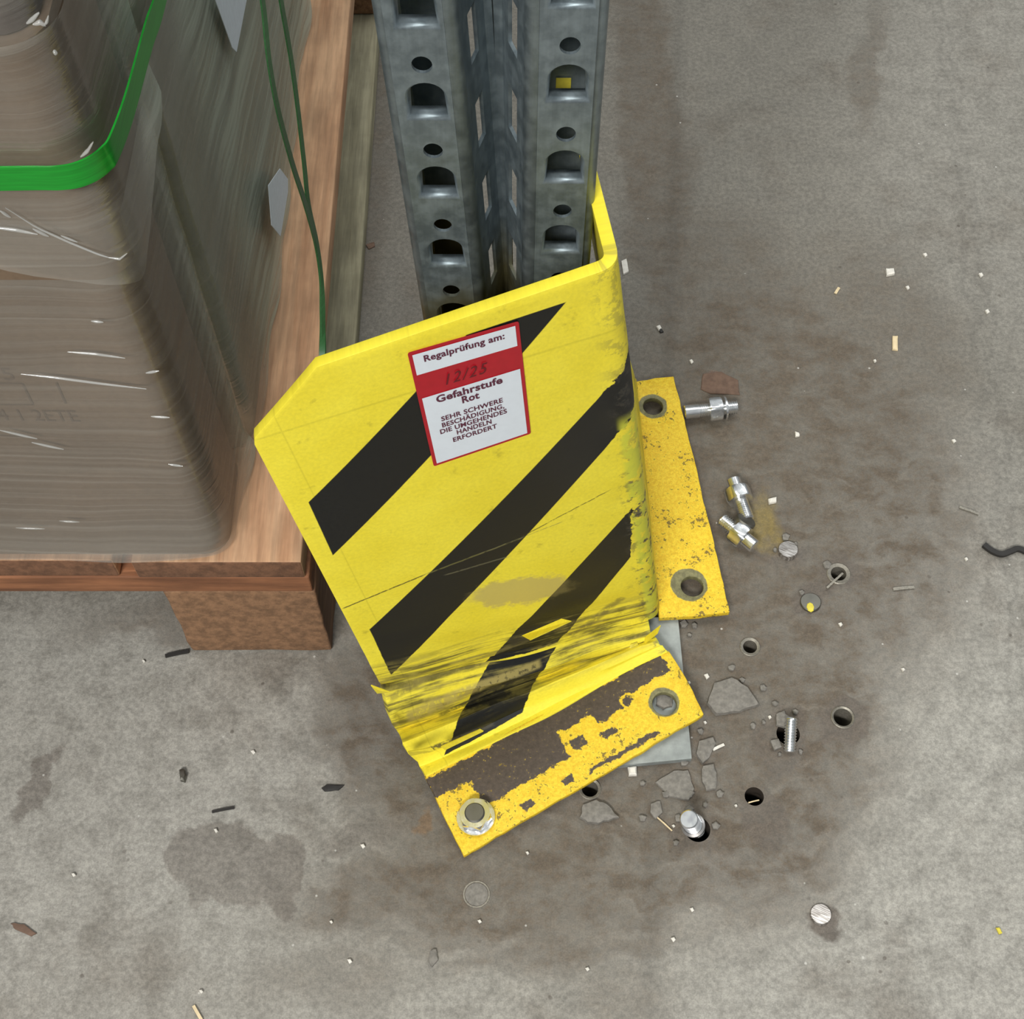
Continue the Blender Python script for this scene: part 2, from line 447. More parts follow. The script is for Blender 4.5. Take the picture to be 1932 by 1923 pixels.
mapped_text('printed_text', 'C 64 1 2ETE', onfront(-60, 792, 152, 796, .016), M['print'], lowc)
mapped_text('printed_text', 'ET 5', onfront(-60, 715, 30, 718, .016), M['print'], lowc)
def line_on_front(p, q, w):
    bmp = bmesh.new()
    a, b = onY(*p, YF), onY(*q, YF); d = (b - a).normalized(); n = Vector((-d.z, 0, d.x)) * w / 2
    bmp.faces.new([bmp.verts.new(v) for v in (a - n, b - n, b + n, a + n)])
    obj('printed_line', bmp, M['print'], lowc, None)
for p, q in [((-20, 724), (42, 724)), ((42, 724), (62, 764)), ((62, 764), (0, 764)), ((106, 722), (124, 762)), ((0, 822), (60, 826))]: line_on_front(p, q, .0012)

def film_mat():
    t = Tree('stretch_film'); uv = t.coord('UV')
    U, V, _ = t.sep(uv)
    w = t.noise(uv, 6, 3, .5)
    q = t.comb(U * 1.6, V * 110.0 + U * 5.0 + w * 2.2)
    st = t.noise(q, 1.0, 5, .62); q2 = t.comb(U * 1.1, V * 420.0 + U * 20.0 + w * 8.0); fine = t.noise(q2, 1.0, 4, .6)
    side = t.ss(U, .70, .78)      # more layers on the right-hand face
    low = t.ss(V, .215, .16)     # gathered rope of film at the base
    fac = t.m('ADD', t.ss(st, .38, .76, .12, .30), t.ss(fine, .52, .75, 0, .16))
    gath = t.mn(t.ss(V, .415, .44), t.ss(V, .505, .47))     # film bunched between the cartons
    sst = t.noise(t.comb(U * 3.0, V * 150.0 + U * 24.0 + w * 5.0), 1.0, 4, .65)
    fac = t.m('ADD', fac, t.m('ADD', t.m('MULTIPLY', side, t.ss(sst, .36, .64, .08, .46)), t.m('ADD', low * .18, gath * .16)), clamp=True)
    tr = t.n.new('ShaderNodeBsdfTransparent'); df = t.n.new('ShaderNodeBsdfDiffuse'); gl = t.n.new('ShaderNodeBsdfGlossy')
    t.put(df.inputs[0], t.mix(side, lin(178, 174, 164), lin(184, 194, 178))); gl.inputs['Roughness'].default_value = .16
    bp = t.n.new('ShaderNodeBump'); bp.inputs['Strength'].default_value = .45; bp.inputs['Distance'].default_value = .0016
    t.put(bp.inputs['Height'], t.m('ADD', st, fine * .35)); t.l.new(bp.outputs[0], gl.inputs['Normal'])
    m1 = t.n.new('ShaderNodeMixShader'); t.put(m1.inputs[0], fac); t.l.new(tr.outputs[0], m1.inputs[1]); t.l.new(df.outputs[0], m1.inputs[2])
    fr = t.n.new('ShaderNodeFresnel'); fr.inputs[0].default_value = 1.38; t.l.new(bp.outputs[0], fr.inputs['Normal'])
    m2 = t.n.new('ShaderNodeMixShader'); t.put(m2.inputs[0], t.mn(N(t, fr.outputs[0]) * 1.2, .16))
    t.l.new(m1.outputs[0], m2.inputs[1]); t.l.new(gl.outputs[0], m2.inputs[2]); t.l.new(m2.outputs[0], t.out.inputs[0])
    return t.mat
M['film'] = film_mat()
def film_shell(bm, uvl, xr, yf, yb, rad, zs, dz, amp, seed, nf=60, nr=70, na=12):
    """front edge from the left, round the corner, back along the right side; zs(s) bottom/top heights"""
    path = []
    x0 = -.86
    for i in range(nf): path.append((x0 + (xr - rad - x0) * i / nf, yf, -math.pi / 2))
    for i in range(na): a = -math.pi / 2 + (math.pi / 2) * i / na; path.append((xr - rad + rad * math.cos(a), yf + rad + rad * math.sin(a), a))
    for i in range(nr + 1): path.append((xr, yf + rad + (yb - yf - rad) * i / nr, 0))
    s = 0; prev = path[0]; rows = []
    for p in path:
        s += math.hypot(p[0] - prev[0], p[1] - prev[1]); prev = p
        z0, z1 = zs(p[0], p[1]); colv = []
        for k in range(dz + 1):
            z = z0 + (z1 - z0) * k / dz
            o = mnoise.noise(Vector((s * 3, z * 22 + s * 2.5, seed))) * amp * .5 + mnoise.noise(Vector((s * 7, z * 8, seed + 5))) * amp * .6 + .0008
            o += .010 * math.exp(-((z - z0) / .012) ** 2) * mnoise.noise(Vector((s * 14, 3, seed)))
            o = max(o, -.0012)
            v = bm.verts.new((p[0] + math.cos(p[2]) * o, p[1] + math.sin(p[2]) * o, z)); colv.append((v, s, z))
        rows.append(colv)
    for a, b in zip(rows, rows[1:]):
        for k in range(dz):
            f = bm.faces.new((a[k][0], b[k][0], b[k + 1][0], a[k + 1][0]))
            for l, (v, ss, z) in zip(f.loops, (a[k], b[k], b[k + 1], a[k + 1])): l[uvl].uv = (ss, z)
bmf = bmesh.new(); uvl = bmf.loops.layers.uv.new('UVMap')
film_shell(bmf, uvl, BX + .0055, BY - .005, .506, .020, lambda x, y: (.1475, .46), 60, .0022, 1.0, nr=14)
film_shell(bmf, uvl, -.174, .502, 1.22, .012, lambda x, y: (.1475, .86), 100, .0030, 9.0, nf=4, nr=90)
def skirt(x, y):
    c = max(0.0, 1 - math.hypot((x - (BX + .006)) / .085, (y - BY) / .05))
    return (.462 - .040 * c, .575)
film_shell(bmf, uvl, BX + .013, BY - .0135, .506, .024, skirt, 26, .0026, 4.0, nr=14)
film_shell(bmf, uvl, BX + .009, BY - .0095, .506, .022, lambda x, y: (.567, .79), 26, .0030, 6.0, nr=14)
film = obj('stretch_film', bmf, M['film'], None, 60)
tag(film, 'clear glossy stretch film wrapped in layers round the cartons on the pallet', 'plastic film')

_t = Tree('film_fold_glint'); _t.set(Base_Color=lin(200, 200, 196), Roughness=.08, Alpha=.55); _t.bsdf.inputs['Specular IOR Level'].default_value = 1.0; _t.bsdf.inputs['IOR'].default_value = 1.9; M['fold'] = _t.mat  # pale glossy ridges on the film, standing in for lamp glints along its folds
def fold(pts, Y, w=.0016):
    P = [onY(p[0], p[1], Y) for p in pts]; bm = bmesh.new(); rows = []; n = 14
    for i in range(n + 1):
        u = i / n * (len(P) - 1); k = min(int(u), len(P) - 2); q = P[k].lerp(P[k + 1], u - k); r_ = w / 2 * math.sin(math.pi * min(max(i / n, .04), .96)) ** .5
        rows.append([bm.verts.new(q + Vector((0, -r_ * math.cos(a), r_ * math.sin(a)))) for a in [2 * math.pi * j / 10 for j in range(10)]])
    for a, b in zip(rows, rows[1:]):
        for j in range(10): bm.faces.new((a[j], a[(j + 1) % 10], b[(j + 1) % 10], b[j]))
    obj('film_fold_glint', bm, M['fold'], film, 60)
bpy.context.view_layer.update()
yl = BY - .0060
for pts in ([(128, 664), (180, 668), (236, 676)], [(40, 706), (100, 712), (190, 724), (276, 734)], [(172, 606), (195, 608)], [(30, 996), (84, 998)], [(112, 983), (150, 985)], [(318, 876), (345, 880)],
            [(0, 812), (70, 828)], [(60, 835), (120, 848)], [(285, 786), (320, 788)], [(275, 704), (300, 700)]): fold(pts, yl)
for pts in ([(-20, 428), (30, 434), (70, 442)], [(62, 432), (92, 446)], [(0, 398), (20, 410)]): fold(pts, BY - .0150, .0018)

for pts in ([(10, 392), (70, 430), (130, 457), (185, 480), (212, 488)], [(205, 486), (226, 489), (240, 478)], [(115, 445), (146, 457)]): fold(pts, BY - .0165, .0012)
for pts in ([(50, 44), (62, 36), (74, 24)], [(62, 46), (76, 42), (86, 48)], [(84, 46), (90, 38), (92, 30)], [(152, 296), (166, 284), (176, 268)], [(100, 98), (108, 100)]): fold(pts, BY - .0150, .0022)

def green_mat(name, c):
    t = Tree(name); P = t.coord(); n = t.noise(t.mapping(P, sc=(40, 40, 900)), 1, 3, .5)
    t.set(Base_Color=t.mul(lin(c), t.ss(n, .3, .7, .85, 1.1)), Roughness=.32); return t.mat
M['green'] = green_mat('green_strap_plastic', (24, 150, 44)); M['green_dark'] = green_mat('dark_green_strap_plastic', (58, 104, 62))
def band(name, pts, wvec, w, t, mat, parent=None, sub=8):
    """flat band along pts: wvec(i) direction of its width, w width, t thickness"""
    P = [Vector(p) for p in pts]; n = len(P); Q = []
    for i in range(n - 1):
        a, b, c2, d = P[max(i - 1, 0)], P[i], P[i + 1], P[min(i + 2, n - 1)]
        for k in range(sub):
            u = k / sub
            Q.append(.5 * ((2 * b) + (c2 - a) * u + (2 * a - 5 * b + 4 * c2 - d) * u * u + (3 * b - a - 3 * c2 + d) * u ** 3))
    Q.append(P[-1]); bm = bmesh.new(); rows = []
    for i, q in enumerate(Q):
        tg = (Q[min(i + 1, len(Q) - 1)] - Q[max(i - 1, 0)]).normalized()
        W = Vector(wvec); W = (W - tg * W.dot(tg)).normalized(); T = tg.cross(W)
        rows.append([bm.verts.new(q + W * (sx * w / 2) + T * (sy * t / 2)) for sx, sy in ((-1, -1), (1, -1), (1, 1), (-1, 1))])
    for a, b in zip(rows, rows[1:]):
        for k in range(4): bm.faces.new((a[k], a[(k + 1) % 4], b[(k + 1) % 4], b[k]))
    bm.faces.new(rows[0]); bm.faces.new(rows[-1])
    return obj(name, bm, mat, parent, 40)
yS = BY - .0185
sp = [onY(-900, 345, yS), onY(-300, 342, yS), onY(0, 337, yS), onY(70, 336, yS)]
zz = sp[-1].z
R = BX + .0185
sp += [Vector((R - .022 + .022 * math.sin(a), yS + .022 - .022 * math.cos(a), zz)) for a in (0, .35, .7, 1.05, 1.4)]
sp += [ Vector((R + .001, .45, zz - .004)), Vector((R + .001, .50, zz - .010)), Vector((R + .001, .56, zz - .018)), Vector((R + .001, .8, zz - .03)), Vector((R + .001, 1.15, zz - .04))]
st = band('packing_strap', sp, (0, 0, 1), .0135, .0009, M['green'], sub=10)
tag(st, 'bright green flat packing strap bent around the corner of the wrapped cartons', 'strap')
c1 = [onX(*p, -.128) for p in ((470, -140), (495, 0), (507, 110), (524, 205), (552, 310), (576, 385), (596, 460), (606, 530), (608, 600), (608, 650), (606, 700))]
c2 = [onX(*p, -.1275) for p in ((508, -140), (530, 0), (549, 110), (562, 205), (574, 310), (582, 385), (598, 460), (607, 530), (609, 600), (610, 650), (609, 700))]
l1 = band('loose_strap', c1, (.3, 1, .2), .0040, .0010, M['green_dark']); 
tag(l1, 'thin dark green strap end hanging closest to the film beside the pallet', 'strap', 'loose green straps hanging by the pallet')
l2 = band('loose_strap', c2, (.3, 1, .2), .0040, .0010, M['green_dark'])
tag(l2, 'thin dark green strap end hanging over the bare boards, farther from the film', 'strap', 'loose green straps hanging by the pallet')
for o in (l1, l2):
    for v in o.data.vertices: v.co.x += 0
# paper labels on the film
M['paper'] = simple('white_paper', (214, 224, 232), .6, 0, .05)
def flat_label(px, X, label):
    bm = bmesh.new(); vs = [bm.verts.new(onX(*p, X)) for p in px]; bm.faces.new(vs)
    o = obj('paper_label', bm, M['paper'], None, None); solid(o, .0004, 0)
    return tag(o, label, 'paper label')
flat_label([(404, -6), (466, -6), (446, 98), (438, 90)], -.1695, 'bluish white paper sheet corner stuck on the film near the top edge')
flat_label([(528, 318), (543, 338), (543, 362), (529, 446), (512, 425), (506, 350)], -.1655, 'crinkled white label on the film beside the dark green straps')

# ---------------------------------------------------------------- RACK UPRIGHT
PYF = .454
up = empty('rack_upright', (0, PYF, 0), 'galvanised steel rack upright with two perforated flanges and rows of stamped holes', 'rack post')
ZB, ZT = .0105, 1.35
L0, L1, R0, R1 = -.0573, -.0235, .0068, .0400      # flange edges at z = .55
def warp(v):
    w = 1.0 if v.x < -.014 else max(0.0, 1 - (v.x + .014) / .014)
    return Vector((v.x + .045 * (.55 - v.z) * w, v.y, v.z))
# hole heights measured on the photo; pitch 50 mm
def zat(px, py): return onY(px, py, PYF).z
zL = zat(790, 117); zR = zat(1079, 81)
def dshape(cx, cz, w, h, n=12):
    pts = [(cx - w / 2, cz - h / 2), (cx + w / 2, cz - h / 2)]
    for i in range(n + 1):
        a = math.pi * i / n; pts.append((cx + w / 2 * math.cos(a), cz + h / 2 - w / 2 * .9 + w / 2 * .9 * math.sin(a)))
    return pts
bmu = bmesh.new()
def add_strip(p0, p1, holes, za=None, zb_=None, smooth=False):
    """planar strip between plan points p0,p1 over the height; holes in (s,z)"""
    d = Vector((p1[0] - p0[0], p1[1] - p0[1])); Ls = d.length; d.normalize()
    za = ZB if za is None else za; zb_ = ZT if zb_ is None else zb_
    if not holes:
        q = [bmu.verts.new((p0[0] + d.x * a, p0[1] + d.y * a, z)) for a, z in ((0, za), (Ls, za), (Ls, zb_), (0, zb_))]
        bmu.faces.new(q).smooth = smooth; return []
    b, loops = fill([(0, za), (Ls, za), (Ls, zb_), (0, zb_)], holes)
    mp = {}
    for v in b.verts: mp[v] = bmu.verts.new((p0[0] + d.x * v.co.x, p0[1] + d.y * v.co.x, v.co.y))
    for f in b.faces: bmu.faces.new([mp[v] for v in f.verts])
    out = [[mp[v] for v in lp] for lp in loops[1:]]
    b.free(); return out
def flange(x0, x1, z_small, phase, tilt):
    cx = (x1 - x0) * .54; lp = []; kinds = []
    k = -6; zprev = ZB
    while True:
        zs = z_small + .05 * k; k += 1
        if zs > ZT - .05: break
        if zs < ZB + .02: continue
        hs = [[(cx + .0045 * math.cos(a), zs + .0046 * math.sin(a)) for a in [2 * math.pi * i / 20 for i in range(20)]]]
        kd_ = ['s']; zb = zs - .0195
        if zb - .016 > zprev:
            hs.append(dshape(cx, zb - .001, .0205, .0225)); kd_.append('d')
        lp += add_strip((x0, 0), (x1, 0), hs, zprev, zs + .008); kinds += kd_; zprev = zs + .008
    add_strip((x0, 0), (x1, 0), (), zprev, ZT)
    for l, kd in zip(lp, kinds):
        if kd != 'd': continue
        c = sum((v.co for v in l), Vector()) / len(l); prev = l
        zbot = min(v.co.z for v in l)
        for (sx, sz, dy, dzz) in ((.97, .98, .0006, 0), (.94, .95, .0016, 0), (.91, .90, .0034, 0), (.89, .85, .0060, 0)):
            cur = [bmu.verts.new((c.x + (v.co.x - c.x) * sx, dy, max(zbot + (v.co.z - zbot) * sz + dzz * 0 + (0.0004 if dy > .001 else 0), zbot + .0003))) for v in l]
            for i in range(len(l)):
                j = (i + 1) % len(l); bmu.faces.new((prev[i], prev[j], cur[j], cur[i])).smooth = True
            prev = cur
r = .0045
def corner(ax, ay, bx, by, cx, cy, n=6):
    """plan points of a rounded corner from a to c through control b"""
    return [((1 - u) ** 2 * ax + 2 * u * (1 - u) * bx + u * u * cx, (1 - u) ** 2 * ay + 2 * u * (1 - u) * by + u * u * cy) for u in [i / n for i in range(n + 1)]]
def strips(pts):
    for a, b in zip(pts, pts[1:]): add_strip(a, b, (), smooth=len(pts) > 5)
def slots(p0, p1, s0, s1, zc):
    z = zc - .05 * 12; zp = ZB
    while z < ZT - .04:
        if z > ZB + .03:
            add_strip(p0, p1, [[(s0, z - .0135), (s1, z - .0135), (s1, z + .0135), (s0, z + .0135)]], zp, z + .02); zp = z + .02
        z += .05
    add_strip(p0, p1, (), zp, ZT)
# left flange with its back return
strips([(L0 + .024, .070), (L0 + .002, .070), (L0, .068), (L0, r)]); strips(corner(L0, r, L0, 0, L0 + r, 0)); flange(L0 + r, L1 - r, zL, 0, 0)
strips(corner(L1 - r, 0, L1, 0, L1, r)); strips([(L1, r), (L1 + .0005, .009)])
zsl = zat(890, 120) + .0
slots((L1 + .0005, .009), (-.0150, .034), .006, .016, zsl)
strips([(-.0150, .034), (-.0115, .040), (-.0060, .040), (-.0030, .034)])
zsr = zat(974, 108)
slots((-.0030, .034), (R0 - .0008, .009), .009, .0205, zsr)
strips([(R0 - .0008, .009), (R0, r)]); strips(corner(R0, r, R0, 0, R0 + r, 0)); flange(R0 + r, R1 - r, zR, 0, 0)
strips(corner(R1 - r, 0, R1, 0, R1, r)); strips([(R1, r), (R1, .034), (R1 - .002, .036), (R1 - .026, .036)])
bmesh.ops.remove_doubles(bmu, verts=bmu.verts, dist=.00005)
# long sliver triangles shade badly when smoothed, so the post stays sharp at 25 degrees
for v in bmu.verts: v.co = warp(v.co)
for v in bmu.verts: v.co.y += PYF
post = obj('upright_profile', bmu, M['galv'], up, None)
solid(post, .0018, -1).modifiers[0].use_even_offset = False
# base plate of the post
bmq, lps = fill([(a.x, a.y) for a in (onz(900, 1470, .006), onz(1305, 1432, .006), onz(1279, 1165, .006), onz(870, 1170, .006))], [])
for v in bmq.verts: v.co.z = .0065
bp_ = obj('base_plate', bmq, M['plate'], up, None); solid(bp_, .006, -1 if bmq is None else -1)
tag(bp_, 'pale grey flat base plate')
# foot channel joining post and plate
obj('foot_bracket', box_bm((-.035, PYF + .004, .0065), (.03, PYF + .030, .06), .001), M['plate'], up)
# small yellow sticker seen through the second hole of the right flange
ys = onY(1063, 158, PYF + .033)
# (a yellow sticker on the rear lip)
obj('yellow_sticker', box_bm((ys.x - .0035, ys.y, ys.z - .003), (ys.x + .0035, ys.y + .0006, ys.z + .003)), M['yellow_crumb'], up)

# ---------------------------------------------------------------- CORNER GUARD
TL = Vector((-.1386, .380, .385)); K0 = onY(1172, 500, .415); K1 = onz(1246, 1168, .014)
Lc = onY(725, 1305, .350)
RB = .011
def row(t):
    """control points at height fraction t: left, bend start, corner, bend end, wing end"""
    L = TL.lerp(Lc, t); K = K0.lerp(K1, t)
    back = Vector((-.15, .985, -.03)).lerp(Vector((-.036, 1, 0)), t).normalized()
    du = (L - K).normalized()
    return L, K + du * RB, K, K + back * RB, K + back * (.165 if t < .5 else .165 + (t - .5) * .1)
low_rows = [(1.04, onY(733, 1345, .341), onz(1229, 1191, .0200)), (1.07, onY(748, 1378, .346), onz(1235, 1200, .0165)),
            (1.10, onY(760, 1398, .334), onz(1241, 1207, .0205)), (1.14, onY(782, 1432, .327), onz(1250, 1219, .0195)),
            (1.17, onY(795, 1450, .322), onz(1256, 1226, .0185)), (1.20, onz(803, 1466, .0135), onz(1262, 1230, .017))]
def S(u, t):
    if t <= 1:
        L, B, K, E, W = row(t)
        if u <= 1: return L.lerp(B, u)
        a = (u - 1) / .09
        if a <= 1: return (1 - a) ** 2 * B + 2 * a * (1 - a) * K + a * a * E
        return E.lerp(W, min((u - 1.09) / .8, 1))
    L, B = row(1.0)[:2]; prev = (1.0, L, B)
    for r_ in low_rows:
        if t <= r_[0] + 1e-9:
            k = (t - prev[0]) / (r_[0] - prev[0]); return prev[1].lerp(r_[1], k).lerp(prev[2].lerp(r_[2], k), u)
        prev = r_
    return prev[1].lerp(prev[2], u)
def inv(px, py, low=False):
    best = None
    t0, t1 = (1.0, 1.2) if low else (-.05, 1.02)
    lo_u, hi_u = -.05, 1.0
    for _ in range(6):
        cand = []
        for i in range(21):
            for j in range(21):
                u = lo_u + (hi_u - lo_u) * i / 20; t = t0 + (t1 - t0) * j / 20
                if low: P = S(u, min(max(t, 1.0001), 1.2))
                else:
                    L, B = row(t)[:2]; P = L.lerp(B, u)
                q = proj(P); cand.append(((q[0] - px) ** 2 + (q[1] - py) ** 2, u, t))
        _, u, t = min(cand); du = (hi_u - lo_u) / 8; dt = (t1 - t0) / 8
        lo_u, hi_u, t0, t1 = u - du, u + du, t - dt, t + dt
    return u, t
SU, ST = .19, .345    # metres per unit of u and t
def hazard_mat():
    t = Tree('hazard_paint'); uv = t.coord('UV'); U, V, _ = t.sep(uv); P = t.coord()
    A = t.comb(U * SU, V * ST)
    worn = t.ss(V, .78, .98)
    edge = t.ss(U, .955, 1.0)
    wobn = t.vm('SUBTRACT', t.noise(A, 160, 4, .6, colr=True), (.5, .5, .5))
    Aw = t.vm('ADD', A, t.vm('SCALE', wobn, scale=t.m('ADD', .0002, t.m('MULTIPLY', t.mx(edge, worn * .25), .010))))
    X, Y, _ = t.sep(Aw)
    def poly(px, low=False, open_edges=()):
        pts = [inv(*p, low) for p in px]; pts = [(a * SU, b * ST) for a, b in pts]
        cxm = sum(p[0] for p in pts) / len(pts); cym = sum(p[1] for p in pts) / len(pts); r_ = None
        for i in range(len(pts)):
            if i in open_edges: continue
            (x0, y0), (x1, y1) = pts[i], pts[(i + 1) % len(pts)]
            nx, ny = y1 - y0, x0 - x1; l = math.hypot(nx, ny); nx, ny = nx / l, ny / l
            if (cxm - x0) * nx + (cym - y0) * ny < 0: nx, ny = -nx, -ny
            d = t.m('ADD', t.m('ADD', X * nx, Y * ny), -(x0 * nx + y0 * ny))
            r_ = d if r_ is None else t.mn(r_, d)
        return t.ss(r_, -.0003, .0003)
    s1 = poly([(582, 948), (628, 1048), (1068, 570), (880, 632)])
    s2 = poly([(697, 1188), (738, 1272), (1165, 820), (1165, 712)], open_edges=(2,))
    s3 = poly([(1193, 958), (1190, 1052), (1052, 1215), (915, 1254)])
    s3b = poly([(918, 1262), (1045, 1226), (985, 1345), (838, 1427)], True, open_edges=(0,))
    up_ = t.ss(V, 1.0005, .9995)
    blk = t.mx(t.m('MULTIPLY', t.mx(t.mx(s1, s2), s3), up_), t.m('MULTIPLY', s3b, 1.0 - up_))
    # the bend: stripe wraps round, otherwise chipped paint
    blk = t.m('MULTIPLY', blk, t.ss(U, 1.14, 1.12, 0, 1))
    n = t.noise(A, 60, 5, .62); n2 = t.noise(A, 420, 5, .65); nb = t.noise(A, 22, 4, .6)
    yel = t.mix(t.ss(nb, .3, .7), lin(240, 221, 54), lin(248, 231, 66))
    yel = t.mul(yel, t.ss(n2, .25, .75, .93, 1.06))
    c = t.mix(blk, yel, t.mul(lin(19, 20, 19), t.ss(n2, .3, .7, .7, 1.3)))
    # tape frame: a faint inset line
    lines = t.mn(t.m('ABSOLUTE', U - .085), t.m('ABSOLUTE', V - .115))
    # dirt flecks
    c = t.mix(t.m('MULTIPLY', t.ss(n, .60, .72, 0, .4), 1.0 - blk), c, lin(150, 134, 40))
    # scrape lines running across the plate
    def scrape(p, q, w, k, colr, low=False):
        nonlocal c
        a, b = inv(*p, low), inv(*q, low); ax, ay, bx, by = a[0] * SU, a[1] * ST, b[0] * SU, b[1] * ST
        L_ = math.hypot(bx - ax, by - ay); dx, dy = (bx - ax) / L_, (by - ay) / L_
        XX, YY, _z = t.sep(t.vm('ADD', A, t.vm('SCALE', wobn, scale=.0014)))
        d = t.m('ABSOLUTE', t.m('ADD', XX * -dy, YY * dx) + (ax * dy - ay * dx)); al = t.m('ADD', XX * dx, YY * dy) + -(ax * dx + ay * dy)
        m_ = t.m('MULTIPLY', t.ss(d, w, w * .35), t.m('MULTIPLY', t.ss(al, -.002, .002), t.ss(al, L_ + .002, L_ - .002)))
        m_ = t.m('MULTIPLY', m_, t.ss(t.noise(A, 260, 3, .6), .34, .5, .25, 1))
        c = t.mix(m_ * k, c, colr)
    dk, gy, pal_ = lin(70, 64, 34), lin(112, 108, 82), lin(176, 160, 92)
    scrape((648, 1148), (800, 1085), .0009, .9, dk); scrape((800, 1085), (985, 1015), .0010, .8, lin(110, 106, 60)); scrape((985, 1012), (1150, 925), .0006, .8, dk)
    scrape((905, 1045), (1060, 985), .0005, .6, gy); scrape((840, 1085), (960, 1050), .0010, .6, gy)
    # beige rubbed patch
    a = inv(985, 1115); q = t.mapping(t.vm('ADD', A, t.vm('SCALE', wobn, scale=.02)), (a[0] * SU, a[1] * ST, 0), (0, 0, .25), (.034, .017, 1), 'TEXTURE')
    c = t.mix(t.m('MULTIPLY', t.ss(t.vm('LENGTH', q), 1.15, .8, 0, .75), 1.0 - blk * .7), c, lin(190, 172, 104))
    # smeared grime near the crease
    sm = t.noise(t.mapping(A, rot=(0, 0, -.02), sc=(14, 190, 1)), 1.0, 5, .65)
    zone = t.mn(t.ss(V, .86, .93), t.ss(V, 1.125, 1.07))
    c = t.mix(t.m('MULTIPLY', zone, t.ss(sm, .44, .60, 0, .85)), c, t.mix(t.ss(n, .4, .6), lin(150, 138, 70), lin(66, 62, 44)))
    scrape((735, 1310), (1000, 1205), .0035, .55, lin(128, 118, 70)); scrape((960, 1215), (1060, 1175), .0075, .9, lin(44, 42, 36)); scrape((1075, 1205), (1175, 1130), .005, .6, lin(96, 88, 60))
    scrape((770, 1350), (1020, 1245), .0042, .75, pal_, True); scrape((830, 1345), (1010, 1262), .0022, .7, lin(60, 56, 46), True)
    scrape((800, 1412), (932, 1365), .0035, .9, lin(70, 66, 52), True)
    # chips and rubbed paint along the bend
    chip = t.m('MULTIPLY', t.mn(t.ss(U, .945, 1.02), t.ss(U, 1.20, 1.10, .12, 1)), t.ss(V, .36, .55, .35, 1))
    c = t.mix(t.m('MULTIPLY', chip, t.ss(t.noise(A, 90, 6, .72), .50, .58)), c, t.mix(t.ss(n2, .4, .6), lin(92, 86, 72), lin(58, 58, 56)))
    yb = t.m('MULTIPLY', t.mn(t.ss(U, .985, 1.01), t.ss(U, 1.07, 1.05)), t.ss(t.noise(A, 70, 4, .6), .42, .5))
    c = t.mix(t.m('MULTIPLY', yb, t.ss(V, .3, .34, 0, .9)), c, lin(214, 214, 66))
    # frame line
    c = t.mul(c, t.ss(lines, .0, .004, .86, 1.0))
    t.set(Base_Color=c, Roughness=t.m('ADD', .42, t.m('MULTIPLY', n2, .2)))
    t.bump(t.m('ADD', t.m('MULTIPLY', sm, t.mx(zone, .05)), t.m('MULTIPLY', chip, n)), .6, .0012)
    return t.mat
M['hazard'] = hazard_mat()
guard = empty('corner_guard', onz(1240, 1180), 'bent yellow steel corner guard with black diagonal stripes and torn foot plates', 'rack protector')
bpy.context.view_layer.update()
bmg = bmesh.new(); uvg = bmg.loops.layers.uv.new('UVMap')
ch = [inv(475, 832), inv(597, 693)]     # chamfer
def umin(t):
    t0, u1 = ch[0][1], ch[1][0]
    return 0.0 if t >= t0 else u1 * (1 - max(t, 0) / t0)
us_main = [i / 44 for i in range(45)]; us_bend = [1 + .09 * i / 8 for i in range(1, 9)]; us_wing = [1.09 + .8 * i / 14 for i in range(1, 15)]
ts = [i / 64 for i in range(65)] + [1.02, 1.04, 1.055, 1.07, 1.085, 1.10, 1.12, 1.14, 1.155, 1.17, 1.185, 1.20]
grid = []
for t in ts:
    rowv = []
    um = umin(t)
    for u in (us_main + us_bend + us_wing if t <= 1 else us_main):
        uu = um + (1 - um) * u if u <= 1 else u
        P = S(uu, t)
        nrm = Vector((-.1, -.95, .12))
        e = 0.0
        if t > .70: e += mnoise.noise(Vector((uu * 3, t * 14, 0))) * .0030 * min(1, (t - .70) / .2)
        e += .0035 * math.exp(-((t - (1.045 + .01 * math.sin(uu * 9))) / .014) ** 2) - .0040 * math.exp(-((t - (.985 + .008 * math.sin(uu * 7))) / .012) ** 2) + .003 * math.exp(-((t - 1.115) / .012) ** 2)
        if .95 < uu <= 1.09 : e += mnoise.noise(Vector((t * 16, 2, 0))) * .0016
        if 1.0 < t < 1.2: e += mnoise.noise(Vector((uu * 5, t * 60, 4))) * .0022 * math.sin(min((t - 1) / .2, 1) * math.pi)
        P = P + nrm * e
        if uu < .001 and t > .98 and t < 1.2: P = P + Vector((mnoise.noise(Vector((t * 90, 0, 0))) * .004, 0, 0))
        rowv.append((bmg.verts.new(P), uu, t))
    grid.append(rowv)
for a, b in zip(grid, grid[1:]):
    for i in range(min(len(a), len(b)) - 1):
        q = (a[i], b[i], b[i + 1], a[i + 1])
        # torn gap at the lower right of the creased strip
        f = bmg.faces.new([v[0] for v in q])
        for l, v in zip(f.loops, q): l[uvg].uv = (v[1], v[2])
gp = obj('guard_plate', bmg, M['hazard'], guard, 40)
solid(gp, .0065, -1, .0007); gp.modifiers[0].use_even_offset = False

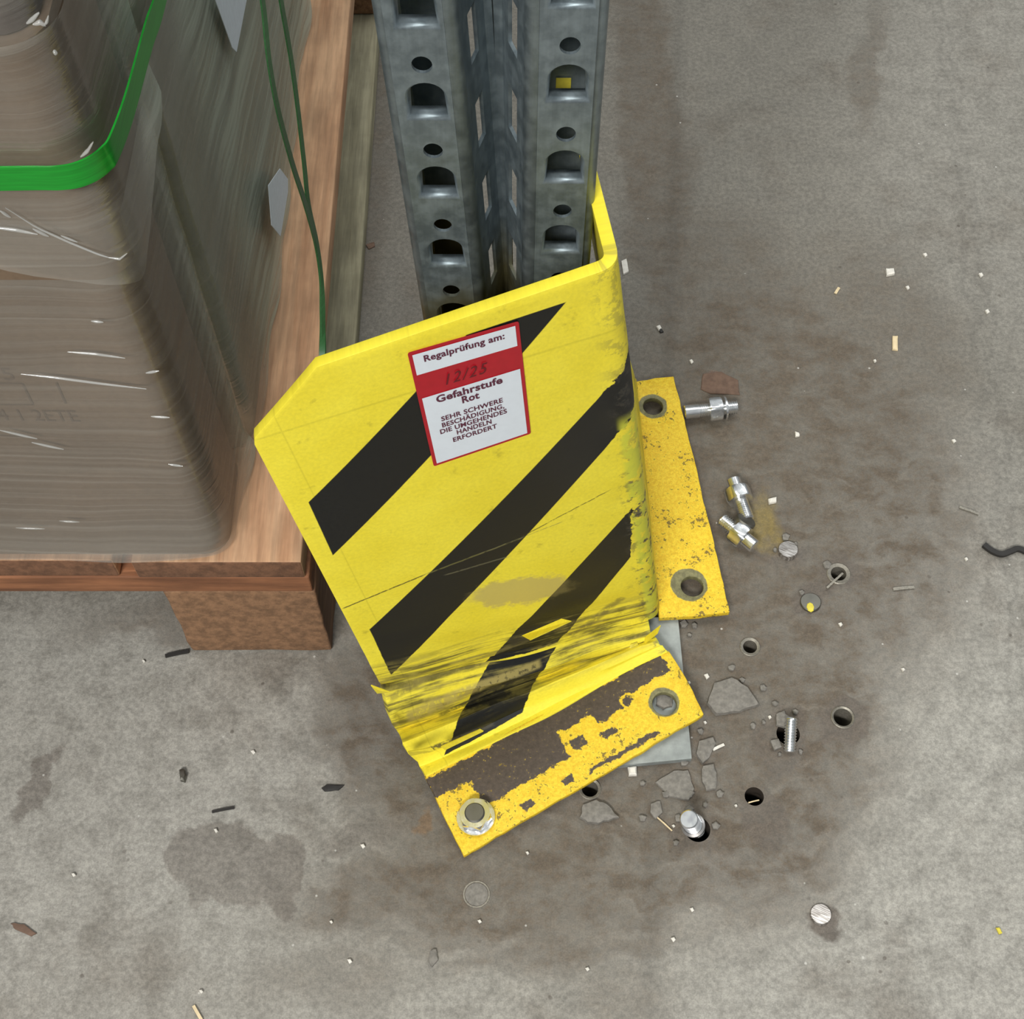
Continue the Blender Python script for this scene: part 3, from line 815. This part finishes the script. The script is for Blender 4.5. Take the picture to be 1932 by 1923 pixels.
def foot_mat(name, bare, holes):
    t = Tree(name); P = t.coord(); n = t.noise(P, 60, 6, .68); n2 = t.noise(P, 330, 6, .7); nf = t.noise(P, 900, 4, .6)
    wob = t.vm('SUBTRACT', t.noise(P, 130, 5, .65, colr=True), (.5, .5, .5)); Pw = t.vm('ADD', P, t.vm('SCALE', wob, scale=.011))
    yel = t.mix(t.ss(n2, .35, .65), lin(228, 186, 32), lin(246, 214, 54)); yel = t.mul(yel, t.ss(nf, .3, .7, .9, 1.08))
    X, Y, _z = t.sep(Pw)
    mask = None
    for (p, q, w) in bare:
        a, b = onz(*p, .013), onz(*q, .013); d = (b - a); L_ = d.length; d.normalize()
        dist = t.m('ABSOLUTE', t.m('ADD', X * -d.y, Y * d.x) + (a.x * d.y - a.y * d.x)); al = t.m('ADD', X * d.x, Y * d.y) + -(a.x * d.x + a.y * d.y)
        m_ = t.mn(t.mn(w - dist, al), L_ - al); mask = m_ if mask is None else t.mx(mask, m_)
    c = yel
    spots = t.ss(t.m('ADD', n2 * .55, n * .45), .555, .59)
    c = t.mix(t.m('MULTIPLY', spots, .85), c, lin(92, 72, 40))
    if mask is not None:
        bm_ = t.m('MULTIPLY', t.ss(mask, -.0004, .0004), t.ss(n2, .66, .62))
        c = t.mix(bm_, c, t.mul(lin(80, 69, 59), t.ss(n2, .3, .7, .75, 1.25)))
    for (hx, hy, r0) in holes:
        d = t.vm('DISTANCE', t.vm('ADD', P, t.vm('SCALE', wob, scale=.003)), tuple(onz(hx, hy, .013)))
        c = t.mix(t.ss(d, r0 + .0005, r0 - .0005), c, t.mul(lin(128, 124, 86), t.ss(n2, .3, .7, .6, 1.2)))
    t.set(Base_Color=c, Roughness=.6); t.bump(t.m('ADD', n2, t.m('MULTIPLY', 1.0, spots) * -.5), .35, .0008)
    return t.mat
def foot(name, corners, holes, mat, label=None, n=1):
    """corners: (px,py,z)"""
    P = [onz(*c_) for c_ in corners]
    # smooth height field through the corners by inverse distance
    def zf(x, y):
        sw = sz = 0
        for p in P:
            w = 1 / ((p.x - x) ** 2 + (p.y - y) ** 2 + 1e-9) ** 1.5; sw += w; sz += w * p.z
        return sz / sw
    out = []
    for i in range(len(P)):
        a, b = P[i], P[(i + 1) % len(P)]; k = max(1, int((b - a).length / .006))
        for j in range(k):
            q = a.lerp(b, j / k); w = Vector((mnoise.noise(q * 90), mnoise.noise(q * 90 + Vector((9, 9, 9))), 0)) * .0009 if j else Vector()
            out.append((q.x + w.x, q.y + w.y))
    bm, lps = fill(out, [ring(onz(h[0], h[1], .013), h[2], 24) for h in holes])
    pass
    for v in bm.verts: v.co.z = zf(v.co.x, v.co.y)
    for f in bm.faces:
        if f.normal.z < 0: f.normal_flip()
    o = obj(name, bm, mat, guard, 60)
    me = o.data
    if sum(p.normal.z for p in me.polygons) < 0: me.flip_normals()
    solid(o, .0055, -1, .0006); 
    if label: tag(o, label)
    return o
M['foot_front'] = foot_mat('worn_foot_paint', [((812, 1490), (1255, 1252), .0075), ((900, 1490), (1060, 1400), .0125), ((890, 1478), (960, 1440), .0160), ((1120, 1355), (1170, 1325), .006), ((1110, 1455), (1240, 1385), .0018), ((985, 1525), (1005, 1510), .003), ((1080, 1408), (1106, 1394), .0045), ((1138, 1392), (1160, 1376), .003), ((1062, 1476), (1082, 1466), .0025), ((1180, 1330), (1190, 1322), .003)],
                           [(1252, 1328, .0118)])
M['foot_side'] = foot_mat('worn_side_foot_paint', [], [(1232, 767, .0118), (1300, 1103, .0140)])
foot('foot_plate', [(800, 1462, .0125), (875, 1615, .0085), (1100, 1484, .012), (1328, 1348, .0165), (1300, 1290, .0165), (1284, 1262, .0165), (1262, 1228, .0165), (1030, 1345, .0145)],
     [(897, 1545, .0085), (1253, 1331, .0088)], M['foot_front'], 'front foot plate with paint scraped down to brown metal')
foot('foot_plate', [(1244, 1166, .014), (1320, 1162, .013), (1377, 1155, .012), (1338, 985, .012), (1303, 840, .012), (1271, 710, .013), (1236, 713, .013), (1190, 722, .014)],
     [(1232, 767, .0082), (1306, 1106, .0086)], M['foot_side'], 'side foot plate in orange-yellow paint with dark pits')

# torn paint flaps and bent sliver at the crease
def flap(px, Y, t=.0008):
    bm = bmesh.new(); bm.faces.new([bm.verts.new(onY(*p, Y + d)) for *p, d in px])
    o = obj('torn_flap', bm, M['flap'], guard, None); solid(o, t, 0); return o
M['flap'] = simple('yellow_film_flap', (226, 208, 50), .5, 0, .1)
flap([(770, 1418, -.004), (812, 1411, -.008), (818, 1416, -.010), (775, 1426, -.004)], .327)
flap([(832, 1408, -.004), (905, 1376, -.006), (912, 1380, -.007), (840, 1415, -.006)], .333)
flap([(700, 1293, 0.0), (716, 1302, -.004), (735, 1306, -.006), (712, 1308, -.002)], .348)
flap([(1205, 1212, -.01), (1246, 1180, -.01), (1240, 1196, -.014), (1216, 1216, -.014)], .428)
flap([(985, 1200, -.004), (1060, 1168, -.006), (1078, 1172, -.010), (1000, 1208, -.012)], .385)

# ---------------------------------------------------------------- STICKER on the guard
SC = [inv(768, 663), inv(978, 603), inv(1001, 817), inv(818, 879)]     # TL TR BR BL in (u,t)
def SP(a, b, off=.0004):
    top = Vector((*SC[0], 0)).lerp(Vector((*SC[1], 0)), a); bot = Vector((*SC[3], 0)).lerp(Vector((*SC[2], 0)), a)
    q = top.lerp(bot, b); P = S(q.x, q.y)
    n = (S(q.x + .01, q.y) - P).cross(S(q.x, q.y + .01) - P).normalized()
    if n.y > 0: n = -n
    return P + n * off
def sticker_patch(name, a0, b0, a1, b1, off, mat, parent, th=.00025, rc=.0):
    bm = bmesh.new(); n = 6; pts = []
    def cr(ax, bx, s, e):
        for i in range(5):
            an = s + (e - s) * i / 4; pts.append((ax + rc * math.cos(an), bx + rc * .85 * math.sin(an)))
    if rc:
        cr(a1 - rc, b0 + rc, -math.pi / 2, 0); cr(a1 - rc, b1 - rc, 0, math.pi / 2); cr(a0 + rc, b1 - rc, math.pi / 2, math.pi); cr(a0 + rc, b0 + rc, math.pi, 1.5 * math.pi)
    else: pts = [(a0, b0), (a1, b0), (a1, b1), (a0, b1)]
    vs = [bm.verts.new((x, y, 0)) for x, y in pts]; bm.faces.new(vs)
    for ax in (0, 1):
        for i in range(1, 16):
            co = [0, 0, 0]; no = [0, 0, 0]; co[ax] = i / 16; no[ax] = 1
            bmesh.ops.bisect_plane(bm, geom=bm.verts[:] + bm.edges[:] + bm.faces[:], plane_co=co, plane_no=no)
    for v in bm.verts: v.co = SP(v.co.x, v.co.y, off)
    for f in bm.faces:
        f.normal_update()
        if f.normal.y > 0: f.normal_flip()
    o = obj(name, bm, mat, parent, None); return o
M['red'] = simple('sticker_red', (176, 22, 38), .35, 0, .06); M['stw'] = simple('sticker_white', (222, 230, 238), .3, 0, .02)
M['ink'] = simple('sticker_ink', (92, 40, 62), .5, 0, .05); M['pen'] = simple('marker_ink', (104, 12, 26), .4, 0, .05)
stk = sticker_patch('inspection_sticker', 0, 0, 1, 1, .0007, M['red'], guard, .0004, .02)
stk['label'] = 'red and white inspection sticker with German lettering'
bpy.context.view_layer.update()
sticker_patch('white_field', .037, .028, .965, .188, .0010, M['stw'], stk, .0001)
sticker_patch('white_field', .036, .380, .965, .975, .0010, M['stw'], stk, .0001)
def lettering(s, ac, w, base, h, bold=.0, mat='ink', shear=0, space=1.05):
    me = text_mesh(s, 1.0, 'CENTER', shear, space, bold)
    xs = [v.co.x for v in me.vertices]; x0, x1 = min(xs), max(xs)
    for v in me.vertices:
        a = ac - w / 2 + w * (v.co.x - x0) / (x1 - x0); b = base - v.co.y / .7 * h
        v.co = SP(a, b, .00135)
    me.name = 'lettering'; me.materials.clear(); me.materials.append(M[mat])
    o = bpy.data.objects.new('lettering', me); col.objects.link(o); o.parent = stk; o.matrix_parent_inverse = stk.matrix_world.inverted()
lettering('Regalprüfung am:', .495, .73, .098, .047, .026)
lettering('12/25', .475, .40, .325, .085, .0, 'pen', .35, 1.25)
lettering('Gefahrstufe', .475, .63, .447, .056, .030)
lettering('Rot', .475, .165, .515, .056, .030)
lettering('SEHR SCHWERE', .468, .60, .613, .039, .022)
lettering('BESCHÄDIGUNG,', .468, .61, .668, .039, .022)
lettering('DIE UMGEHENDES', .463, .66, .720, .039, .022)
lettering('HANDELN', .460, .345, .770, .039, .022)
lettering('ERFORDERT', .458, .44, .826, .039, .022)

# ---------------------------------------------------------------- FASTENERS
def stud_bm(length, r, z0=0, pitch=.00175, n=24, plain=0.0, cap=.0008):
    prof = [(r - cap, z0)] ; z = z0 + cap
    if plain: prof += [(r, z), (r, z + plain)]; z += plain
    while z < z0 + length - cap:
        prof += [(r, z), (r, z + pitch * .3), (r * .86, z + pitch * .55), (r * .86, z + pitch * .75)]; z += pitch
    prof += [(r, z0 + length - cap), (r - cap, z0 + length)]
    return lathe(prof, n)
def nut_bm(af, h, r, z0):
    bm = bmesh.new(); R_ = af / 2 / math.cos(math.pi / 6); rows = []
    for rr, z, rnd in ((r, z0 + h, 1), (R_ * .90, z0 + h, 1), (R_, z0 + h * .86, 0), (R_, z0 + h * .14, 0), (R_ * .90, z0, 1), (r, z0, 1)):
        vs = []
        for i in range(36):
            a = 2 * math.pi * i / 36; hexr = (af / 2) / math.cos(((a + math.pi / 6) % (math.pi / 3)) - math.pi / 6)
            q = rr if rnd else hexr * rr / R_
            if rnd and rr > r: q = min(q, hexr)
            vs.append(bm.verts.new((q * math.cos(a), q * math.sin(a), z)))
        rows.append(vs)
    rows.append(rows[0])
    for a, b in zip(rows, rows[1:]):
        for i in range(36): bm.faces.new((a[i], a[(i + 1) % 36], b[(i + 1) % 36], b[i]))
    return bm
def washer_bm(ro, ri, h, z0): return lathe([(ri, z0), (ro, z0), (ro, z0 + h), (ri, z0 + h), (ri, z0)], 36, close=False)
def lpart(name, bm, mat, parent, sm=35): return obj(name, bm, mat, parent, sm, local=True)
# the one anchor still holding the front foot plate
c = onz(898, 1543, .0095)
ab = empty('anchor_bolt', c, 'shiny hexagon nut and washer still bolted through the front foot plate', 'bolt')
ab.rotation_euler = (math.radians(-4), math.radians(-3), .3)
lpart('washer', washer_bm(.0134, .0066, .002, 0), M['zinc'], ab)
lpart('nut', nut_bm(.0205, .0075, .0070, .002), M['zinc'], ab)
lpart('threaded_stud', stud_bm(.012, .0070, -.001), M['zinc_dull'], ab)
# cylinders lying on the floor
def lying(a, b, zc, label, nut_at=.5, up=.0):
    A, B = onz(*a, zc), onz(*b, zc); d = B - A; L_ = d.length
    o = empty('loose_anchor_bolt', A, label, 'bolt', 'torn-out anchor bolts beside the side foot plate')
    o.rotation_euler = d.to_track_quat('Z', 'X').to_euler()
    lpart('threaded_stud', stud_bm(L_, .0058, 0, plain=L_ * .25), M['zinc'], o)
    lpart('nut', nut_bm(.0190, .0105, .0058, L_ * nut_at - .005), M['zinc'], o)
    return o
b1 = lying((1290, 778), (1390, 768), .0095, 'loose anchor bolt lying sideways at the upper corner of the side foot plate', .58)
lpart('washer', washer_bm(.0100, .006, .0016, .0335), M['zinc'], b1)
lying((1383, 905), (1410, 982), .0095, 'upper of the two crossed loose bolts, pointing toward its partner', .38)
lying((1424, 1032), (1361, 980), .0095, 'lower of the two crossed loose bolts with a brownish nut', .44)
hd = empty('bolt_stub', onz(1404, 988, .012), 'short round bolt end wedged between the two crossed bolts', 'bolt')
hd.rotation_euler = (math.radians(-25), math.radians(25), 0)
lpart('stub_body', lathe([(.0078, -.004), (.0082, .003), (.0072, .0042), (.0, .0042)], 28), M['zinc_dull'], hd)

def stub(px, py, r, h, mat, label, tilt=(0, 0), kind='anchor_stub', thread=False):
    o = empty(kind, onz(px, py, .0), label, 'bolt stub'); o.rotation_euler = (math.radians(tilt[0]), math.radians(tilt[1]), random.random())
    if not (tilt[0] or tilt[1]): o.rotation_euler = (math.radians(-5), math.radians(3), 1.1)
    if thread: lpart('threaded_stud', stud_bm(h + .02, r, -.02), mat, o)
    else: lpart('threaded_stud', lathe([(r * .95, -.01), (r, h * .7), (r * .93, h), (0, h + .0002)], 28), mat, o)
    rim = bmesh.new()
    return o
stub(1486, 1042, .0078, .0045, M['scratched'], 'shiny sheared bolt stub right below the crossed bolts')
stub(1529, 1138, .0080, .0022, M['zinc_dull'], 'dull sheared stub with a fleck of yellow paint')
obj_y = bmesh.new(); lathe([(.0030, .0), (.0026, .0006), (0, .0008)], 8, obj_y)
yf = obj('paint_fleck', obj_y, M['yellow_crumb'], None, None); yf.location = onz(1529, 1146, .0024); yf.scale = (1, 1.4, 1); tag(yf, 'yellow paint fleck on top of the dull sheared stub', 'paint fleck')
stub(1548, 1727, .0072, .0026, M['scratched'], 'clean cut bolt stub standing alone in the lower right floor')
o = empty('leaning_anchor_stud', onz(1313, 1566, -.012), 'shiny anchor stud leaning in its hole below the concrete rubble', 'bolt stub')
o.rotation_euler = (math.radians(6), math.radians(-14), 0)
lpart('threaded_stud', stud_bm(.040, .0065, 0), M['zinc'], o); lpart('spreader_ring', lathe([(.0068, .013), (.0082, .014), (.0085, .018), (.0068, .019)], 24, close=False), M['bright'], o)
o = empty('leaning_anchor_stud', onz(1490, 1408, .004), 'threaded anchor stud sticking up slanted among grey crumbs', 'bolt stub')
o.rotation_euler = (math.radians(-62), math.radians(8), 0)
lpart('threaded_stud', stud_bm(.024, .0045, -.004, .0020), M['zinc'], o)
for (px, py, hr, sr), lb in zip(HOLES, ('anchor sleeve ring around the empty hole just right of the side foot plate', 'anchor sleeve with a splinter across it, above right of the dull stub',
                                       'thick anchor sleeve in a dark square stain', None, 'pale anchor sleeve half under the front foot plate edge', None, None)):
    if not lb: continue
    o = empty('anchor_sleeve', onz(px, py), lb, 'anchor sleeve')
    lpart('sleeve_tube', lathe([(hr * .97, -.03), (hr * .97, .0004), (sr * .92, .0012), (sr, .0006), (sr, -.0005)], 32, close=False), M['sleeve'], o)
def sliver(name, a, b, w, h, mat, label, cat, z=0.001, group=None):
    A, B = onz(*a, z), onz(*b, z); m_ = (A + B) / 2; m_.z += .0004
    return tag(band(name, [A, A.lerp(m_, .5), m_, m_.lerp(B, .6), B], (0, 0, 1), h, w, mat), label, cat, group)
sliver('wood_splinter', (1560, 1110), (1590, 1082), .0016, .0012, M['sleeve'], 'grey splinter lying across the sleeved anchor hole', 'splinter', .0028)
# faint plugged anchor
o = empty('plugged_anchor', onz(899, 1688), 'old plugged anchor ring in the floor below the front foot plate', 'anchor sleeve')
lpart('ring', lathe([(.0078, -.001), (.0082, .0006), (.0092, .0006), (.0096, -.001)], 28, close=False), M['sleeve'], o)
lpart('plug', lathe([(.0078, -.001), (.0078, .0002), (0, .0003)], 20), M['chip_grey'], o)

# ---------------------------------------------------------------- DEBRIS
def flake(name, px, h, mat, label, cat, group=None, lift=.0004, tilt=0):
    P = [onz(*p) for p in px]; bm = bmesh.new(); out = []
    for i in range(len(P)):
        a, b = P[i], P[(i + 1) % len(P)]; k = 3
        for j in range(k):
            q = a.lerp(b, j / k); out.append(q + Vector((mnoise.noise(q * 300), mnoise.noise(q * 300 + Vector((7, 7, 7))), 0)) * (.0009 if len(P) > 4 else .0003))
    c_ = sum(out, Vector()) / len(out)
    lo = [bm.verts.new((q.x, q.y, lift)) for q in out]
    mid = [bm.verts.new((c_.x + (q.x - c_.x) * .96, c_.y + (q.y - c_.y) * .96, lift + h * (.8 + .25 * mnoise.noise(q * 200)))) for q in out]
    inn = [bm.verts.new((c_.x + (q.x - c_.x) * .6, c_.y + (q.y - c_.y) * .6, lift + h * (1.05 + .15 * mnoise.noise(q * 120)))) for q in out]
    bm.faces.new(lo[::-1]); k = len(out)
    for a, b in ((lo, mid), (mid, inn)):
        for i in range(k): bm.faces.new((a[i], a[(i + 1) % k], b[(i + 1) % k], b[i]))
    bm.faces.new(inn)
    return tag(obj(name, bm, mat, None, 25), label, cat, group)
G = 'concrete fragments broken out of the floor'
flake('concrete_fragment', [(1332, 1330), (1345, 1292), (1380, 1280), (1410, 1300), (1432, 1332), (1395, 1345), (1350, 1352)], .004, M['chip_grey'], 'largest flat concrete flake right of the front foot plate', 'concrete fragment', G)
flake('concrete_fragment', [(1098, 1520), (1125, 1512), (1145, 1520), (1168, 1545), (1140, 1552), (1128, 1556), (1108, 1553), (1094, 1545)], .004, M['chip_grey'], 'jagged concrete flake just below the sleeve under the foot plate', 'concrete fragment', G)
flake('concrete_fragment', [(1318, 1400), (1345, 1393), (1350, 1405), (1338, 1432), (1325, 1444), (1312, 1425)], .0035, M['chip_grey'], 'pointed concrete flake beside the corner of the pale base plate', 'concrete fragment', G)
flake('concrete_fragment', [(1325, 1447), (1345, 1443), (1352, 1470), (1350, 1492), (1332, 1494), (1322, 1470)], .003, M['chip_grey'], 'rough narrow concrete piece below the pointed flake', 'concrete fragment', G)
flake('concrete_fragment', [(1235, 1478), (1270, 1455), (1298, 1455), (1310, 1490), (1300, 1512), (1262, 1505)], .0022, M['chip_grey'], 'low wide concrete flake above the leaning shiny stud', 'concrete fragment', G)
flake('concrete_fragment', [(1228, 1518), (1245, 1512), (1250, 1535), (1238, 1546), (1226, 1536)], .002, M['chip_grey'], 'small concrete lump left of the leaning shiny stud', 'concrete fragment', G)
flake('concrete_fragment', [(1462, 1350), (1478, 1344), (1490, 1360), (1480, 1376), (1464, 1370)], .003, M['chip_grey'], 'grey crumb touching the slanted threaded stud', 'concrete fragment', G)
flake('concrete_fragment', [(1452, 1400), (1468, 1396), (1474, 1412), (1460, 1418)], .003, M['chip_grey'], 'grey crumb at the lower left of the slanted threaded stud', 'concrete fragment', G)
flake('concrete_fragment', [(1236, 1322), (1250, 1314), (1268, 1324), (1266, 1340), (1250, 1346), (1236, 1338)], .003, M['chip_grey'], 'dirty grey lump filling the hole at the right end of the front foot plate', 'concrete fragment', G, .0067)
flake('plaster_cube', [(1184, 1450), (1200, 1449), (1201, 1465), (1186, 1466)], .004, M['white'], 'pale square crumb below the front foot plate edge', 'crumb')
flake('paint_chip', [(1670, 510), (1685, 510), (1687, 520), (1672, 523)], .003, M['white'], 'white chunky chip in the upper right floor', 'crumb')
flake('white_chip', [(1499, 816), (1507, 818), (1508, 825), (1500, 826)], .002, M['white'], 'rounded white chip between the side foot plate and the right edge', 'crumb')
flake('white_chip', [(1448, 944), (1464, 941), (1464, 950), (1450, 953)], .003, M['white'], 'flat white chip right of the crossed bolts', 'crumb')
flake('wood_splinter', [(1683, 636), (1693, 636), (1693, 663), (1683, 662)], .002, M['splinter'], 'thick pale wood splinter in the right half of the floor', 'splinter')
sliver('wood_splinter', (1576, 554), (1583, 543), .0024, .001, M['splinter'], 'short cream splinter above the thick pale splinter', 'splinter')
sliver('wood_splinter', (1345, 1415), (1366, 1405), .0020, .001, M['white'], 'white needle-like splinter by the pointed concrete flake', 'splinter')
sliver('wood_splinter', (1237, 1540), (1268, 1568), .0009, .0009, M['splinter'], 'thin curved pale fibre left of the leaning stud', 'splinter')
sliver('wood_splinter', (1412, 1515), (1432, 1510), .0008, .0008, M['splinter'], 'thin fibre lying in the bare drilled hole', 'splinter', .0008)
sliver('wood_splinter', (1810, 957), (1846, 970), .0022, .001, M['sleeve'], 'grey splinter above the black tape curl', 'splinter')
sliver('wood_splinter', (365, 1898), (381, 1926), .0020, .001, M['splinter'], 'pale splinter at the bottom edge of the floor', 'splinter')
sliver('wood_splinter', (1685, 1112), (1725, 1108), .0026, .0008, M['sleeve'], 'short grey strip right of the splintered sleeve', 'splinter')
flake('yellow_flake', [(1878, 1752), (1884, 1751), (1890, 1762), (1884, 1764)], .0015, M['yellow_crumb'], 'tiny yellow flake near the lower right corner', 'paint fleck')
flake('brown_flake', [(1326, 706), (1360, 702), (1392, 718), (1396, 746), (1340, 744), (1322, 736)], .0008, M['rust'], 'flat rusty brown flake behind the sideways bolt', 'rust flake')
tape = band('tape_curl', [onz(*p, .0025) for p in ((1856, 1028), (1872, 1040), (1890, 1046), (1908, 1040), (1922, 1036), (1945, 1046))], (0, 0, 1), .003, .0042, M['dark'])
tag(tape, 'black rubbery curl at the right edge of the floor', 'rubber piece')
flake('dark_scrap', [(606, 1488), (622, 1481), (650, 1483), (640, 1492), (612, 1494)], .0012, M['dark'], 'small dark scrap on the floor left of the foot bolt', 'scrap')
sliver('dark_scrap', (400, 1532), (442, 1524), .0018, .001, M['dark'], 'thin dark curved sliver in the lower left floor', 'scrap')
flake('metal_pellet', [(339, 1455), (349, 1454), (353, 1465), (349, 1478), (342, 1475)], .004, M['zinc_dull'], 'small dark glinting metal pellet on the left floor', 'metal piece')
flake('floor_lump', [(812, 1796), (824, 1792), (826, 1812), (816, 1826), (808, 1815)], .0022, M['chip_grey'], 'pale smeared lump at the bottom of the floor', 'lump')
flake('wood_scrap', [(20, 1742), (45, 1745), (70, 1762), (60, 1768), (30, 1755)], .0012, M['rust'], 'brownish wood scrap near the lower left corner', 'scrap')
flake('dark_scrap', [(1238, 618), (1244, 616), (1252, 628), (1246, 630)], .0015, M['dark'], 'dark speck right of the guard bend', 'scrap')
sliver('bark_strip', (312, 1238), (356, 1229), .0025, .002, M['dark'], 'dark bark strip sticking out under the pallet block', 'scrap', .002)
flake('glassy_residue', [(1172, 495), (1182, 490), (1186, 515), (1176, 520)], .002, M['white'], 'pale translucent residue beside the top corner of the guard', 'lump')
flake('red_flake', [(690, 463), (706, 458), (708, 466), (696, 472)], .001, M['rust'], 'reddish flake on the floor between pallet and post', 'rust flake')
LM = [((1350, 768), 'sideways loose bolt'), ((1392, 965), 'crossed loose bolts'), ((1486, 1042), 'shiny sheared stub'), ((1583, 1083), 'splintered anchor sleeve'), ((1529, 1138), 'yellow-flecked stub'),
      ((1415, 1221), 'sleeve ring beside the side foot plate'), ((1380, 1318), 'largest concrete flake'), ((1590, 1354), 'sleeve in the square stain'), ((1488, 1390), 'slanted threaded stud'),
      ((1423, 1503), 'bare drilled hole'), ((1312, 1560), 'leaning shiny stud'), ((1270, 1480), 'low wide concrete flake'), ((1340, 1430), 'pointed concrete flake'), ((1130, 1535), 'jagged flake under the foot plate'),
      ((1548, 1727), 'clean cut stub'), ((899, 1688), 'plugged anchor ring'), ((1085, 1420), 'front foot plate'), ((1300, 940), 'side foot plate'), ((490, 1170), 'pallet block'), ((1890, 1040), 'black rubbery curl'),
      ((1678, 516), 'white chunky chip'), ((1688, 650), 'thick pale splinter'), ((345, 1465), 'dark metal pellet'), ((430, 1640), 'dark floor stain'), ((818, 1810), 'pale smeared lump'), ((50, 1755), 'brownish wood scrap'),
      ((1884, 1757), 'tiny yellow flake'), ((628, 1487), 'small dark scrap'), ((1175, 560), 'guard bend'), ((1450, 947), 'flat white chip')]
used_labels = set()
def place_label(what, px, py):
    near = sorted(LM, key=lambda l: (l[0][0] - px) ** 2 + (l[0][1] - py) ** 2)
    def way(l):
        dx, dy = px - l[0][0], py - l[0][1]
        if abs(dx) > 2.2 * abs(dy): return 'right of' if dx > 0 else 'left of'
        if abs(dy) > 2.2 * abs(dx): return 'below' if dy > 0 else 'above'
        return ('lower ' if dy > 0 else 'upper ') + ('right of' if dx > 0 else 'left of')
    for l in near[:4]:
        s_ = '%s %s the %s' % (what, way(l), l[1])
        if s_ not in used_labels: used_labels.add(s_); return s_
    s_ = '%s between the %s and the %s' % (what, near[0][1], near[1][1]); used_labels.add(s_); return s_
WC = [(1304, 684), (1745, 483), (1799, 834), (1822, 1057), (1108, 1830), (1305, 1718), (1270, 1774), (995, 1611), (1703, 1265), (272, 1249), (685, 1598), (1850, 521), (1388, 1522), (1243, 621),
      (1333, 1278), (478, 1421), (408, 1569), (625, 1741), (1650, 683), (1862, 590), (1300, 1290), (1330, 1365), (1452, 1355), (1270, 1560), (1585, 1180), (1712, 545), (660, 1815), (140, 1652), (380, 1872), (905, 1740)]
for i, (px, py) in enumerate(WC):
    s = 3.0 + 2.4 * random.random()
    flake('white_crumb', [(px - s, py - s * .6), (px + s * .3, py - s), (px + s, py + s * .2), (px, py + s)], .0018, M['white'], place_label('tiny white crumb', px, py), 'crumb', 'white crumbs scattered on the floor')
GC = [(1310, 1330), (1322, 1382), (1212, 1480), (1290, 1440), (1302, 1500), (1358, 1500), (1440, 1300), (1400, 1285), (1462, 1330), (1500, 1345), (1440, 1365), (1256, 1500), (1330, 1520), (1212, 1545), (1420, 1372),
      (1300, 1530), (1280, 1545), (1470, 1425), (1510, 1420), (1350, 1560), (1275, 1592), (1290, 1180), (1310, 1182), (1300, 1200), (1380, 1262), (1482, 1015), (1500, 1028), (1462, 1040), (1512, 1120), (1560, 1068)]
for i, (px, py) in enumerate(GC):
    s = 4.0 + 4.5 * random.random()
    flake('grey_crumb', [(px - s, py - s * .5), (px, py - s), (px + s, py - s * .2), (px + s * .5, py + s * .8), (px - s * .6, py + s * .7)], .0022, M['chip_grey'], place_label('small grey concrete crumb', px, py), 'crumb', 'grey crumbs around the anchor holes')
